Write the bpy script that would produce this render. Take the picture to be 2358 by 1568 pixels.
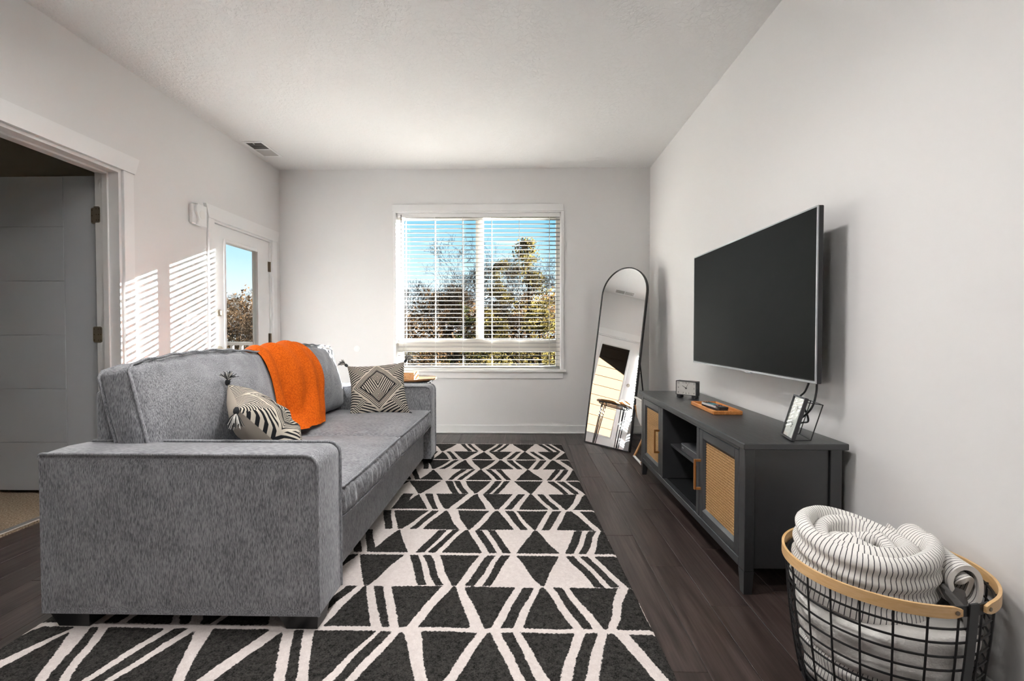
import bpy, bmesh, math, random
import numpy as np
from mathutils import Vector, Matrix, noise as mnoise
from mathutils.bvhtree import BVHTree

for o in list(bpy.data.objects):
    bpy.data.objects.remove(o, do_unlink=True)
scene = bpy.context.scene
COL = scene.collection
R = math.radians
rnd = random.Random(7)

# ------------------------------------------------------------------ camera
CAM_H = 1.055
cam_d = bpy.data.cameras.new('camera')
cam_d.sensor_fit = 'HORIZONTAL'; cam_d.sensor_width = 36.0
cam_d.lens = 1048.0 / 2358.0 * 36.0
cam_d.clip_start = 0.05; cam_d.clip_end = 400
cam = bpy.data.objects.new('camera', cam_d); COL.objects.link(cam)
cam.location = (0, 0, CAM_H)
cam.rotation_euler = (R(90 - 1.1477), 0, R(1.148))
scene.camera = cam

# ------------------------------------------------------------------ world, sun, exposure
SUN_DIR = Vector((-1.2, -0.96, -0.415)).normalized()      # the way the light travels
SUN_E = 76.0
SKY = 0.53
EXPOSURE = 1.60
sun_d = bpy.data.lights.new('sun', 'SUN'); sun_d.energy = SUN_E; sun_d.angle = R(0.09)
sun_d.color = (1.0, 0.975, 0.945)
sun = bpy.data.objects.new('sun', sun_d); COL.objects.link(sun)
sun.rotation_euler = SUN_DIR.to_track_quat('-Z', 'Y').to_euler()
sun.location = (20, 20, 12)

world = bpy.data.worlds.new('sky'); scene.world = world; world.use_nodes = True
wt = world.node_tree; wt.nodes.clear()
w_out = wt.nodes.new('ShaderNodeOutputWorld'); w_bg = wt.nodes.new('ShaderNodeBackground')
w_tc = wt.nodes.new('ShaderNodeTexCoord'); w_sep = wt.nodes.new('ShaderNodeSeparateXYZ')
w_ramp = wt.nodes.new('ShaderNodeValToRGB')
wt.links.new(w_tc.outputs['Generated'], w_sep.inputs[0])
wt.links.new(w_sep.outputs['Z'], w_ramp.inputs[0])
wt.links.new(w_ramp.outputs[0], w_bg.inputs[0]); wt.links.new(w_bg.outputs[0], w_out.inputs[0])
cr = w_ramp.color_ramp
cr.elements[0].position = 0.0; cr.elements[0].color = (0.66, 0.74, 0.80, 1)
cr.elements[1].position = 1.0; cr.elements[1].color = (0.06, 0.20, 0.46, 1)
for p, c in ((0.06, (0.70, 0.80, 0.86, 1)), (0.14, (0.42, 0.64, 0.76, 1)), (0.25, (0.17, 0.47, 0.68, 1)), (0.5, (0.08, 0.28, 0.55, 1))):
    e = cr.elements.new(p); e.color = c
w_bg.inputs[1].default_value = SKY

vs = scene.view_settings
vs.view_transform = 'Standard'; vs.look = 'None'; vs.gamma = 1.0; vs.use_curve_mapping = False
vs.exposure = EXPOSURE
cy = scene.cycles
cy.use_adaptive_sampling = True; cy.adaptive_threshold = 0.10
cy.max_bounces = 9; cy.diffuse_bounces = 4; cy.glossy_bounces = 5; cy.transparent_max_bounces = 14
cy.transmission_bounces = 8; cy.sample_clamp_indirect = 12.0; cy.caustics_reflective = False; cy.caustics_refractive = False

# portals: sampling guides for the daylight that comes in at the window and the balcony door (they add no light)
def portal(name, loc, rot, sx, sy):
    d = bpy.data.lights.new(name, 'AREA'); d.shape = 'RECTANGLE'; d.size = sx; d.size_y = sy
    d.cycles.is_portal = True
    o = bpy.data.objects.new(name, d); COL.objects.link(o); o.location = loc; o.rotation_euler = rot
portal('window_portal', (-0.44, 4.90, 1.47), (R(-90), 0, 0), 1.75, 1.68)
portal('door_portal', (-2.70, 4.08, 1.1), (0, R(-90), 0), 1.9, 0.62)

# ------------------------------------------------------------------ room measures
XL, XR, YB, ZC = -2.51, 1.315, 4.70, 2.725
YN = -3.4                                  # the wall behind the camera

# ------------------------------------------------------------------ mesh helpers
ORI = {}
class MB:
    def __init__(s): s.v = []; s.f = []; s.uv = []
    def add(s, verts, faces):
        b = len(s.v); s.v += [tuple(p) for p in verts]; s.f += [tuple(b + i for i in f) for f in faces]; return s
    def box(s, x0, x1, y0, y1, z0, z1, bev=0.0):
        c = ((x0 + x1) / 2, (y0 + y1) / 2, (z0 + z1) / 2); h = (abs(x1 - x0) / 2, abs(y1 - y0) / 2, abs(z1 - z0) / 2)
        b = min(bev, min(h) * 0.98)
        if b <= 0:
            vs_ = [(c[0] + h[0] * i, c[1] + h[1] * j, c[2] + h[2] * k) for i in (-1, 1) for j in (-1, 1) for k in (-1, 1)]
            return s.add(vs_, [(0, 1, 3, 2), (4, 6, 7, 5), (0, 4, 5, 1), (2, 3, 7, 6), (0, 2, 6, 4), (1, 5, 7, 3)])
        idx = {}; vs_ = []
        for i in (-1, 1):
            for j in (-1, 1):
                for k in (-1, 1):
                    sg = (i, j, k)
                    for a in range(3):
                        idx[(i, j, k, a)] = len(vs_)
                        vs_.append(tuple(c[q] + sg[q] * (h[q] - (0 if q == a else b)) for q in range(3)))
        fs = []
        for a in range(3):
            o1, o2 = [q for q in range(3) if q != a]
            for sgn in (-1, 1):
                loop = []
                for p, q in ((-1, -1), (1, -1), (1, 1), (-1, 1)):
                    t = [0, 0, 0]; t[a] = sgn; t[o1] = p; t[o2] = q; loop.append(idx[(*t, a)])
                fs.append(loop)
            for p in (-1, 1):
                for q in (-1, 1):
                    t0 = [0, 0, 0]; t0[o1] = p; t0[o2] = q; t1 = t0[:]; t0[a] = -1; t1[a] = 1
                    fs.append([idx[(*t0, o1)], idx[(*t1, o1)], idx[(*t1, o2)], idx[(*t0, o2)]])
        for i in (-1, 1):
            for j in (-1, 1):
                for k in (-1, 1): fs.append([idx[(i, j, k, 0)], idx[(i, j, k, 1)], idx[(i, j, k, 2)]])
        return s.add(vs_, fs)
    def tube(s, pts, r, n=8, closed=False, flat=None):
        pts = [Vector(p) for p in pts]; m = len(pts); rings = []
        up = None
        for i, p in enumerate(pts):
            a = pts[(i - 1) % m] if (closed or i > 0) else p
            b = pts[(i + 1) % m] if (closed or i < m - 1) else p
            t = (b - a)
            t = t.normalized() if t.length > 1e-9 else Vector((0, 0, 1))
            if up is None:
                up = Vector((0, 0, 1)) if abs(t.z) < 0.9 else Vector((1, 0, 0))
            x = t.cross(up)
            if x.length < 1e-6: x = t.cross(Vector((0.3, 1, 0.2)))
            x.normalize(); y = x.cross(t).normalized(); up = y
            rr = r[i] if isinstance(r, (list, tuple)) else r
            rings.append([p + x * math.cos(2 * math.pi * k / n) * rr + y * math.sin(2 * math.pi * k / n) * rr * (flat or 1) for k in range(n)])
        vs_ = [q for rg in rings for q in rg]; fs = []
        for i in range(m if closed else m - 1):
            j = (i + 1) % m
            for k in range(n):
                k2 = (k + 1) % n
                fs.append((i * n + k, i * n + k2, j * n + k2, j * n + k))
        if not closed:
            fs.append(tuple(range(n - 1, -1, -1))); fs.append(tuple((m - 1) * n + k for k in range(n)))
        return s.add(vs_, fs)
    def cyl(s, p0, p1, r0, r1=None, n=16):
        return s.tube([p0, p1], [r0, r0 if r1 is None else r1], n)
    def lathe(s, prof, c=(0, 0, 0), n=32, sx=1.0, sy=1.0):
        vs_ = []; fs = []; m = len(prof)
        for (r, z) in prof:
            for k in range(n):
                a = 2 * math.pi * k / n
                vs_.append((c[0] + r * sx * math.cos(a), c[1] + r * sy * math.sin(a), c[2] + z))
        for i in range(m - 1):
            for k in range(n):
                k2 = (k + 1) % n; fs.append((i * n + k, i * n + k2, (i + 1) * n + k2, (i + 1) * n + k))
        fs.append(tuple(range(n - 1, -1, -1))); fs.append(tuple((m - 1) * n + k for k in range(n)))
        return s.add(vs_, fs)
    def prism(s, poly, axis, a0, a1):
        def mk(p, a):
            if axis == 'x': return (a, p[0], p[1])
            if axis == 'y': return (p[0], a, p[1])
            return (p[0], p[1], a)
        n = len(poly)
        vs_ = [mk(p, a0) for p in poly] + [mk(p, a1) for p in poly]
        fs = [tuple(range(n - 1, -1, -1)), tuple(range(n, 2 * n))] + [(i, (i + 1) % n, n + (i + 1) % n, n + i) for i in range(n)]
        return s.add(vs_, fs)
    def grid(s, fn, nu, nv, closeu=False):
        vs_ = []; uv = []
        for j in range(nv + 1):
            for i in range(nu if closeu else nu + 1):
                vs_.append(fn(i / nu, j / nv))
        w = nu if closeu else nu + 1; fs = []
        for j in range(nv):
            for i in range(nu):
                i2 = (i + 1) % w if closeu else i + 1
                fs.append((j * w + i, j * w + i2, (j + 1) * w + i2, (j + 1) * w + i))
        return s.add(vs_, fs)
    def xf(s, M, start=0):
        for i in range(start, len(s.v)): s.v[i] = tuple(M @ Vector(s.v[i]))
        return s
    def build(s, name, mat, parent=None, smooth=None, recalc=True, kind=None, label=None, attr=None, uvfn=None):
        if parent is not None: o_ = ORI[parent]
        else:
            a = np.array(s.v); lo, hi = a.min(0), a.max(0)
            o_ = Vector(((lo[0] + hi[0]) / 2, (lo[1] + hi[1]) / 2, lo[2]))
        me = bpy.data.meshes.new(name)
        me.from_pydata([(p[0] - o_[0], p[1] - o_[1], p[2] - o_[2]) for p in s.v], [], s.f)
        if attr:
            for an, vals in attr.items():
                at = me.attributes.new(an, 'FLOAT', 'POINT'); at.data.foreach_set('value', np.asarray(vals, dtype=np.float32))
        if uvfn is not None:
            ul = me.uv_layers.new(name='UVMap')
            for lp in me.loops: ul.data[lp.index].uv = uvfn[lp.vertex_index]
        if recalc:
            bm = bmesh.new(); bm.from_mesh(me); bmesh.ops.recalc_face_normals(bm, faces=bm.faces[:]); bm.to_mesh(me); bm.free()
        if smooth is not None:
            me.polygons.foreach_set('use_smooth', [True] * len(me.polygons))
            if smooth < 179: me.set_sharp_from_angle(angle=R(smooth))
        me.materials.append(mat); me.update()
        ob = bpy.data.objects.new(name, me); COL.objects.link(ob)
        if parent is not None: ob.parent = parent; ORI[ob] = o_
        else: ob.location = o_; ORI[ob] = Vector(o_)
        if kind: ob['kind'] = kind
        if label: ob['label'] = label
        return ob

def thing(name, label, cat, loc, group=None):
    o = bpy.data.objects.new(name, None); COL.objects.link(o); o.location = loc; o.empty_display_size = 0.05
    o['label'] = label; o['category'] = cat
    if group: o['group'] = group
    ORI[o] = Vector(loc); return o
def struct(name, loc=(0, 0, 0), label=None):
    o = bpy.data.objects.new(name, None); COL.objects.link(o); o.location = loc; o.empty_display_size = 0.05
    o['kind'] = 'structure'; ORI[o] = Vector(loc)
    if label: o['label'] = label
    return o
def tag(o, label, cat, group=None, kind=None):
    o['label'] = label; o['category'] = cat
    if group: o['group'] = group
    if kind: o['kind'] = kind
    return o

# ------------------------------------------------------------------ node helpers
class E:                                   # a socket with arithmetic
    def __init__(s, t, sock): s.t = t; s.k = sock
    def _m(s, op, b=None, c=None):
        n = s.t.nodes.new('ShaderNodeMath'); n.operation = op
        for i, q in enumerate((s, b, c)):
            if q is None: continue
            if isinstance(q, E): s.t.links.new(q.k, n.inputs[i])
            else: n.inputs[i].default_value = q
        return E(s.t, n.outputs[0])
    def __add__(s, b): return s._m('ADD', b)
    def __sub__(s, b): return s._m('SUBTRACT', b)
    def __mul__(s, b): return s._m('MULTIPLY', b)
    def __truediv__(s, b): return s._m('DIVIDE', b)
    def abs(s): return s._m('ABSOLUTE')
    def frac(s): return s._m('FRACT')
    def floor(s): return s._m('FLOOR')
    def min(s, b): return s._m('MINIMUM', b)
    def max(s, b): return s._m('MAXIMUM', b)
    def lt(s, b): return s._m('LESS_THAN', b)
    def gt(s, b): return s._m('GREATER_THAN', b)
    def clamp(s): return s._m('ADD', 0.0)._clamp()
    def _clamp(s): s.k.node.use_clamp = True; return s
    def mixto(s, b, f): return s + (b - s) * f if isinstance(b, E) else s + (s * -1.0 + b) * f
    def smooth(s, lo, hi):
        n = s.t.nodes.new('ShaderNodeMapRange'); n.interpolation_type = 'SMOOTHSTEP'
        s.t.links.new(s.k, n.inputs['Value']); n.inputs['From Min'].default_value = lo; n.inputs['From Max'].default_value = hi
        return E(s.t, n.outputs['Result'])

class Mat:
    def __init__(s, name, color=(0.8, 0.8, 0.8), rough=0.5, metal=0.0, spec=0.5, **kw):
        s.m = bpy.data.materials.new(name); s.m.use_nodes = True; s.t = s.m.node_tree
        s.b = s.t.nodes['Principled BSDF']
        s.b.inputs['Base Color'].default_value = (*color, 1); s.b.inputs['Roughness'].default_value = rough
        s.b.inputs['Metallic'].default_value = metal; s.b.inputs['Specular IOR Level'].default_value = spec
        for k, v in kw.items(): s.b.inputs[k.replace('_', ' ')].default_value = v
    def node(s, typ, **kw):
        n = s.t.nodes.new(typ)
        for k, v in kw.items():
            if hasattr(n, k) and k not in n.inputs: setattr(n, k, v)
            else: s.inp(n, k, v)
        return n
    def inp(s, n, k, v):
        sk = n.inputs[k]
        if isinstance(v, E): s.t.links.new(v.k, sk)
        elif isinstance(v, bpy.types.NodeSocket): s.t.links.new(v, sk)
        else: sk.default_value = v
    def coord(s, kind='Object', scale=(1, 1, 1), rot=(0, 0, 0), loc=None):
        tc = s.t.nodes.new('ShaderNodeTexCoord'); mp = s.t.nodes.new('ShaderNodeMapping')
        s.t.links.new(tc.outputs[kind], mp.inputs[0]); mp.inputs['Scale'].default_value = scale; mp.inputs['Rotation'].default_value = rot
        if loc is not None: s.inp(mp, 'Location', loc)
        return mp.outputs[0]
    def xyz(s, vec):
        n = s.t.nodes.new('ShaderNodeSeparateXYZ'); s.t.links.new(vec, n.inputs[0]); return [E(s.t, n.outputs[i]) for i in range(3)]
    def noise(s, vec, scale, detail=2.0, rough=0.5, dist=0.0):
        n = s.t.nodes.new('ShaderNodeTexNoise'); s.t.links.new(vec, n.inputs['Vector'])
        n.inputs['Scale'].default_value = scale; n.inputs['Detail'].default_value = detail; n.inputs['Roughness'].default_value = rough; n.inputs['Distortion'].default_value = dist
        return E(s.t, n.outputs['Fac'])
    def attr(s, name):
        n = s.t.nodes.new('ShaderNodeAttribute'); n.attribute_name = name; return E(s.t, n.outputs['Fac'])
    def rand(s): return E(s.t, s.t.nodes.new('ShaderNodeObjectInfo').outputs['Random'])
    def mix(s, f, a, b):
        n = s.t.nodes.new('ShaderNodeMix'); n.data_type = 'RGBA'
        for k, v in ((0, f), (6, a), (7, b)):
            if isinstance(v, E): s.t.links.new(v.k, n.inputs[k])
            elif isinstance(v, bpy.types.NodeSocket): s.t.links.new(v, n.inputs[k])
            else: n.inputs[k].default_value = v if k == 0 else (*v, 1)
        return n.outputs[2]
    def color(s, sock): s.t.links.new(sock, s.b.inputs['Base Color']); return s
    def ro(s, e): s.t.links.new(e.k, s.b.inputs['Roughness']); return s
    def bump(s, e, strength=0.3, dist=0.002):
        n = s.t.nodes.new('ShaderNodeBump'); n.inputs['Strength'].default_value = strength; n.inputs['Distance'].default_value = dist
        s.t.links.new(e.k, n.inputs['Height']); s.t.links.new(n.outputs[0], s.b.inputs['Normal']); return s

M = {}
def plain(name, color, rough=0.5, **kw): M[name] = Mat(name, color, rough, **kw).m; return M[name]

def m_wall(name, col, sc=160, st=0.12):
    q = Mat(name, col, 0.75, spec=0.25); M[name] = q.m
m_wall('wall_paint', (0.80, 0.792, 0.788))
m_wall('wall_back_paint', (0.80, 0.792, 0.788))
q = Mat('ceiling_paint', (0.82, 0.815, 0.81), 0.85, spec=0.15); c = q.coord('Object', (38, 38, 38))
n1 = q.noise(c, 1.0, 2, 0.6, 0.4); q.bump(n1.smooth(0.45, 0.62), 0.35, 0.003); M['ceiling'] = q.m
plain('trim_white', (0.86, 0.86, 0.858), 0.4)
plain('door_paint', (0.60, 0.625, 0.67), 0.45)
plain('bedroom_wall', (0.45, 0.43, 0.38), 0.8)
plain('vinyl', (0.80, 0.77, 0.72), 0.4)
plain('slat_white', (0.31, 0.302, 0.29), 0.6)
plain('cord_white', (0.85, 0.84, 0.8), 0.6)
plain('black_metal', (0.012, 0.012, 0.013), 0.45)
plain('black_plastic', (0.015, 0.015, 0.017), 0.4)
plain('dark_grey', (0.05, 0.05, 0.055), 0.5)
plain('chrome', (0.72, 0.72, 0.73), 0.25, metal=1.0)
plain('silver', (0.40, 0.41, 0.43), 0.4, metal=0.8)
plain('nickel', (0.52, 0.47, 0.40), 0.35, metal=0.9)
plain('bronze', (0.22, 0.17, 0.12), 0.4, metal=0.8)
plain('copper_handle', (0.42, 0.19, 0.06), 0.35, metal=0.55)
plain('remote_grey', (0.52, 0.53, 0.55), 0.35)
plain('mirror_glass', (0.93, 0.94, 0.94), 0.015, metal=1.0)
plain('paper_white', (0.85, 0.84, 0.82), 0.7)
plain('ink', (0.05, 0.05, 0.05), 0.7)
plain('ink_grey', (0.22, 0.22, 0.22), 0.7)
plain('vent_dark', (0.05, 0.048, 0.045), 0.8)
plain('vent_grey', (0.48, 0.47, 0.46), 0.6)

q = Mat('window_glass', (1, 1, 1), 0.0)                    # thin pane: clear, with a mirror-like sheen at glancing angles
t = q.t; t.nodes.remove(q.b); tr = t.nodes.new('ShaderNodeBsdfTransparent'); gl = t.nodes.new('ShaderNodeBsdfGlossy')
gl.inputs['Roughness'].default_value = 0.01; tr.inputs[0].default_value = (0.96, 0.975, 0.97, 1)
fr = t.nodes.new('ShaderNodeLayerWeight'); fr.inputs['Blend'].default_value = 0.5
fe = E(t, fr.outputs['Facing'])._m('POWER', 5.0) * 0.9 + 0.012; mx = t.nodes.new('ShaderNodeMixShader')
t.links.new(fe.k, mx.inputs[0]); t.links.new(tr.outputs[0], mx.inputs[1]); t.links.new(gl.outputs[0], mx.inputs[2])
t.links.new(mx.outputs[0], t.nodes['Material Output'].inputs[0]); M['glass'] = q.m

# dark wood planks, grain along y
q = Mat('plank_wood', (0.03, 0.02, 0.018), 0.38, spec=0.45); rr = q.rand()
cb = q.t.nodes.new('ShaderNodeCombineXYZ'); q.inp(cb, 0, rr * 37.0); q.inp(cb, 1, rr * 91.0)
c1 = q.coord('Object', (9, 0.8, 1), loc=cb.outputs[0]); c2 = q.coord('Object', (95, 2.2, 1), loc=cb.outputs[0]); c3 = q.coord('Object', (7, 3.2, 1), loc=cb.outputs[0])
g1 = q.noise(c1, 1.6, 4, 0.6, 1.2); g2 = q.noise(c2, 1.0, 3, 0.6); kn = q.noise(c3, 1.0, 2)
col = q.mix(g1.smooth(0.3, 0.72), (0.018, 0.012, 0.011), (0.088, 0.062, 0.056))
col = q.mix((g2.smooth(0.35, 0.7)) * 0.55, col, (0.014, 0.009, 0.008))
col = q.mix(kn.smooth(0.68, 0.76) * 0.85, col, (0.006, 0.004, 0.004))
col = q.mix(rr * 0.35, col, (0.052, 0.036, 0.030))
q.color(col); q.ro(g2 * 0.16 + 0.30); q.bump(g2, 0.12, 0.0006); M['plank'] = q.m
plain('subfloor', (0.30, 0.27, 0.26), 0.6)

# sofa chenille
q = Mat('chenille', (0.13, 0.13, 0.14), 0.85, spec=0.2, Sheen_Weight=0.55, Sheen_Roughness=0.4)
q.b.inputs['Sheen Tint'].default_value = (0.85, 0.87, 0.92, 1)
ca = q.coord('Object', (420, 420, 55)); cb_ = q.coord('Object', (1, 1, 1)); cc = q.coord('Object', (55, 420, 420))
na = q.noise(ca, 1.0, 2, 0.6); nb = q.noise(cb_, 9.0, 4, 0.6); nc = q.noise(cc, 1.0, 2)
geo = q.t.nodes.new('ShaderNodeNewGeometry'); nz = q.xyz(geo.outputs['Normal'])[2].abs().smooth(0.5, 0.8)
st = na.mixto(nc, nz)
f = (st * 0.85 + nb * 0.22 - 0.02)
q.color(q.mix(f.smooth(0.32, 0.72), (0.115, 0.118, 0.128), (0.42, 0.425, 0.45))); q.bump(st, 0.5, 0.0012); M['chenille'] = q.m
plain('piping', (0.085, 0.087, 0.093), 0.8)
plain('sofa_leg', (0.008, 0.008, 0.009), 0.4)

# throw
q = Mat('throw_knit', (0.75, 0.17, 0.02), 0.9, spec=0.1)
c = q.coord('UV', (1, 1, 1)); x, y, z = q.xyz(c)
w1 = ((x * 95.0).frac() - 0.5).abs(); w2 = ((y * 150.0).frac() - 0.5).abs(); nn = q.noise(q.coord('Object'), 120, 2)
q.color(q.mix(nn.smooth(0.3, 0.7), (0.60, 0.095, 0.006), (0.78, 0.15, 0.010))); q.bump(w1 * 0.6 + w2 * 0.8 + nn, 0.6, 0.003); M['throw'] = q.m

# cotton with fine dark stripes across the u direction
def m_stripe(name, period, width, base=(0.86, 0.835, 0.80)):
    q = Mat(name, base, 0.9, spec=0.1); c = q.coord('UV'); x, y, z = q.xyz(c); nn = q.noise(q.coord('Object'), 60, 2); nl = q.noise(q.coord('Object'), 9, 1)
    d = (((x + nl * period * 0.9) / period).frac() - 0.5).abs()
    q.color(q.mix(d.smooth(0.5 - width, 0.5 - width * 0.6), base, (0.085, 0.085, 0.09)))
    q.bump(nn + d * 0.2, 0.35, 0.003); M[name] = q.m
m_stripe('quilt_stripe', 0.0112, 0.11)
q = Mat('cotton_white', (0.78, 0.76, 0.73), 0.9, spec=0.15); c = q.coord('Object'); nn = q.noise(c, 14, 3); q.bump(nn + q.noise(c, 220, 1) * 0.15, 0.6, 0.012); M['cotton'] = q.m
q = Mat('cotton_grey', (0.20, 0.195, 0.19), 0.9, spec=0.15); c = q.coord('Object'); q.bump(q.noise(c, 22, 3), 0.6, 0.01); M['cotton_grey'] = q.m
plain('cream_cloth', (0.62, 0.55, 0.46), 0.9, spec=0.15)
plain('cream_cord', (0.66, 0.60, 0.50), 0.9)
plain('tassel_black', (0.02, 0.022, 0.026), 0.8)
plain('tassel_white', (0.62, 0.60, 0.57), 0.85)

# woven geometric pillow face
q = Mat('pillow_weave', (0.6, 0.55, 0.47), 0.9, spec=0.15); c = q.coord('UV'); x, y, z = q.xyz(c)
u = (x - 0.5) * 2.0; v = (y - 0.5) * 2.0
wob = (q.noise(c, 6.0, 1) - 0.5) * 0.05
dm = u.abs() * 0.92 + v.abs() * 0.92 + wob                # diamond distance
def hatch(e, k, w=0.24): return ((e * k).frac() - 0.5).abs().gt(0.5 - w)
s1 = hatch(u + v * 0.5, 11.5); s2 = hatch(v - u * 0.45, 11); s3 = hatch(u * 0.4 + v, 11); s4 = hatch(u - v * 0.6, 11.5)
inner = s1.mixto(s4, u.gt(0.0))                            # hatching in the diamond
d2 = (u.abs() + (v - 0.36).abs()).min(u.abs() + (v + 0.36).abs()) + wob
ring2 = hatch(d2, 17, 0.25)
inner = inner.mixto(ring2, d2.lt(0.26))
outer = s2.mixto(s3, (u * v).gt(0.0))
outer = outer.mixto(hatch(dm, 16), ((u.abs() - v.abs()).abs()).lt(0.16))
rings = hatch(dm, 15, 0.22)
band = dm.gt(0.62) * dm.lt(0.86)
ink = inner.mixto(outer, dm.gt(0.86)); ink = ink.mixto(rings, band)
edge = (dm - 0.60).abs().lt(0.03); ink = ink.max(edge)
cordm = (dm - 0.86).abs().lt(0.035); ink = ink * (cordm * -1.0 + 1.0)
q.color(q.mix(ink, (0.60, 0.545, 0.46), (0.018, 0.019, 0.022)))
q.bump(cordm * 1.5 - ink * 0.3 + q.noise(c, 90, 1) * 0.4, 0.5, 0.004); M['weave'] = q.m

# rug: the pile colour follows a stored distance to the tufted outline
q = Mat('rug_pile', (0.5, 0.5, 0.5), 0.95, spec=0.0)
c = q.coord('Object'); sd = q.attr('outline'); fz = q.noise(c, 130, 2, 0.7); fz2 = q.noise(c, 38, 2)
e = sd + (fz - 0.5) * 0.011 + (fz2 - 0.5) * 0.008
pil = q.noise(c, 210, 3, 0.75); pil2 = q.noise(c, 60, 3)
dk = q.mix((pil * 0.8 + pil2 * 0.4).smooth(0.35, 0.85), (0.008, 0.008, 0.008), (0.088, 0.083, 0.078))
lt = q.mix((pil * 0.6 + pil2 * 0.5).smooth(0.3, 0.85), (0.74, 0.66, 0.63), (0.92, 0.85, 0.82))
q.color(q.mix(e.smooth(-0.0015, 0.0015), dk, lt)); q.bump(pil * 1.2 + pil2 * 0.7, 0.8, 0.006); M['rug'] = q.m

# black furniture paint with a fine grain
q = Mat('cabinet_black', (0.034, 0.035, 0.038), 0.5, spec=0.8); c = q.coord('Object', (60, 4, 60)); nn = q.noise(c, 3.0, 2); q.ro(nn * 0.1 + 0.30); M['cabinet'] = q.m
plain('cabinet_inside', (0.008, 0.009, 0.010), 0.5)
q = Mat('cane', (0.62, 0.36, 0.14), 0.55); nn = q.noise(q.coord('Object'), 90, 2); q.color(q.mix(nn, (0.50, 0.27, 0.09), (0.78, 0.52, 0.26))); M['cane'] = q.m
plain('cane_back', (0.10, 0.045, 0.015), 0.8)
def m_wood(name, a, b, scale=(3, 40, 40), rough=0.4):
    q = Mat(name, a, rough); n = q.noise(q.coord('Object', scale), 1.5, 3, 0.6, 0.8); q.color(q.mix(n.smooth(0.25, 0.75), a, b)); M[name] = q.m
m_wood('rim_wood', (0.66, 0.40, 0.17), (0.76, 0.51, 0.26), (12, 12, 90))
m_wood('tray_wood', (0.50, 0.17, 0.035), (0.68, 0.30, 0.09), (60, 6, 60))
m_wood('table_wood', (0.20, 0.085, 0.030), (0.40, 0.20, 0.08), (5, 40, 40), 0.22)
m_wood('box_wood', (0.42, 0.20, 0.07), (0.60, 0.36, 0.17), (40, 5, 40))
m_wood('bent_wood', (0.45, 0.22, 0.08), (0.58, 0.31, 0.13), (30, 30, 4))
q = Mat('tv_screen', (0.009, 0.0095, 0.0095), 0.5, spec=0.05); M['screen'] = q.m
q = Mat('clock_glass', (0.62, 0.61, 0.58), 0.35); q.b.inputs['Coat Weight'].default_value = 0.8; q.b.inputs['Coat Roughness'].default_value = 0.03; M['clock_face'] = q.m
# outside
q = Mat('bark', (0.02, 0.013, 0.008), 0.95, spec=0.0); n = q.noise(q.coord('Object'), 4, 2); q.color(q.mix(n, (0.012, 0.008, 0.005), (0.032, 0.021, 0.012))); M['bark'] = q.m
def m_leaf(name, a, b):                     # thin foliage: half the light goes through
    q = Mat(name, a, 0.9, spec=0.0); n = q.noise(q.coord('Object'), 1.3, 2); cs = q.mix(n.smooth(0.35, 0.65), a, b); q.color(cs)
    tl = q.t.nodes.new('ShaderNodeBsdfTranslucent'); q.t.links.new(cs, tl.inputs[0]); mx_ = q.t.nodes.new('ShaderNodeMixShader'); mx_.inputs[0].default_value = 0.5
    q.t.links.new(q.b.outputs[0], mx_.inputs[1]); q.t.links.new(tl.outputs[0], mx_.inputs[2]); q.t.links.new(mx_.outputs[0], q.t.nodes['Material Output'].inputs[0])
    M[name] = q.m
m_leaf('pine_green', (0.014, 0.019, 0.005), (0.030, 0.033, 0.009))
m_leaf('pine_gold', (0.030, 0.023, 0.007), (0.060, 0.046, 0.013))
m_leaf('brush_brown', (0.032, 0.017, 0.008), (0.058, 0.034, 0.016))
m_leaf('brush_olive', (0.028, 0.023, 0.008), (0.052, 0.040, 0.013))
m_leaf('grass_tan', (0.020, 0.015, 0.008), (0.030, 0.024, 0.012))
q = Mat('siding', (0.04, 0.023, 0.013), 0.8, spec=0.1); n = q.noise(q.coord('Object', (3, 3, 40)), 2, 2); q.color(q.mix(n, (0.034, 0.019, 0.010), (0.044, 0.026, 0.015))); M['siding'] = q.m
plain('deck_trim', (0.1280, 0.1216, 0.1120), 0.6)
plain('deck_board', (0.0640, 0.0608, 0.0544), 0.8)
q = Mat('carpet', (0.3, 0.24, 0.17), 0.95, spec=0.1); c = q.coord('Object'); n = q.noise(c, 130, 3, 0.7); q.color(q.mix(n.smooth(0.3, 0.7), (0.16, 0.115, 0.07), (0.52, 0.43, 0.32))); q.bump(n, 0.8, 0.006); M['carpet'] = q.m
plain('threshold_metal', (0.6, 0.58, 0.55), 0.3, metal=0.8)

# ------------------------------------------------------------------ the room shell
def wallbox(name, boxes, mat, kind='structure'):
    m = MB()
    for b in boxes: m.box(*b)
    o = m.build(name, mat, recalc=True); o['kind'] = kind; return o
WT = 0.15
BD0, BD1, BDZ = 1.93, 2.825, 2.065           # bedroom opening along y
GD0, GD1, GDZ = 3.672, 4.545, 1.965          # balcony door opening
WX0, WX1, WZ0, WZ1 = -1.305, 0.42, 0.655, 2.29
floor = MB().box(XL - WT, XR + WT, YN - WT, YB + 0.15, -0.12, -0.004).build('floor', M['subfloor']); floor['kind'] = 'structure'
wallbox('ceiling', [(XL - WT, XR + WT, YN - WT, YB + 0.15, ZC, ZC + 0.15)], M['ceiling'])
wallbox('wall_right', [(XR, XR + WT, YN, YB, 0, ZC)], M['wall_paint'])
wallbox('wall_rear', [(XL - WT, XR + WT, YN - WT, YN, 0, ZC)], M['wall_paint'])
wallbox('wall_back', [(XL - WT, WX0, YB, YB + 0.15, 0, ZC), (WX1, XR + WT, YB, YB + 0.15, 0, ZC), (WX0, WX1, YB, YB + 0.15, WZ1, ZC), (WX0, WX1, YB, YB + 0.15, 0, WZ0)], M['wall_back_paint'])
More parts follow.
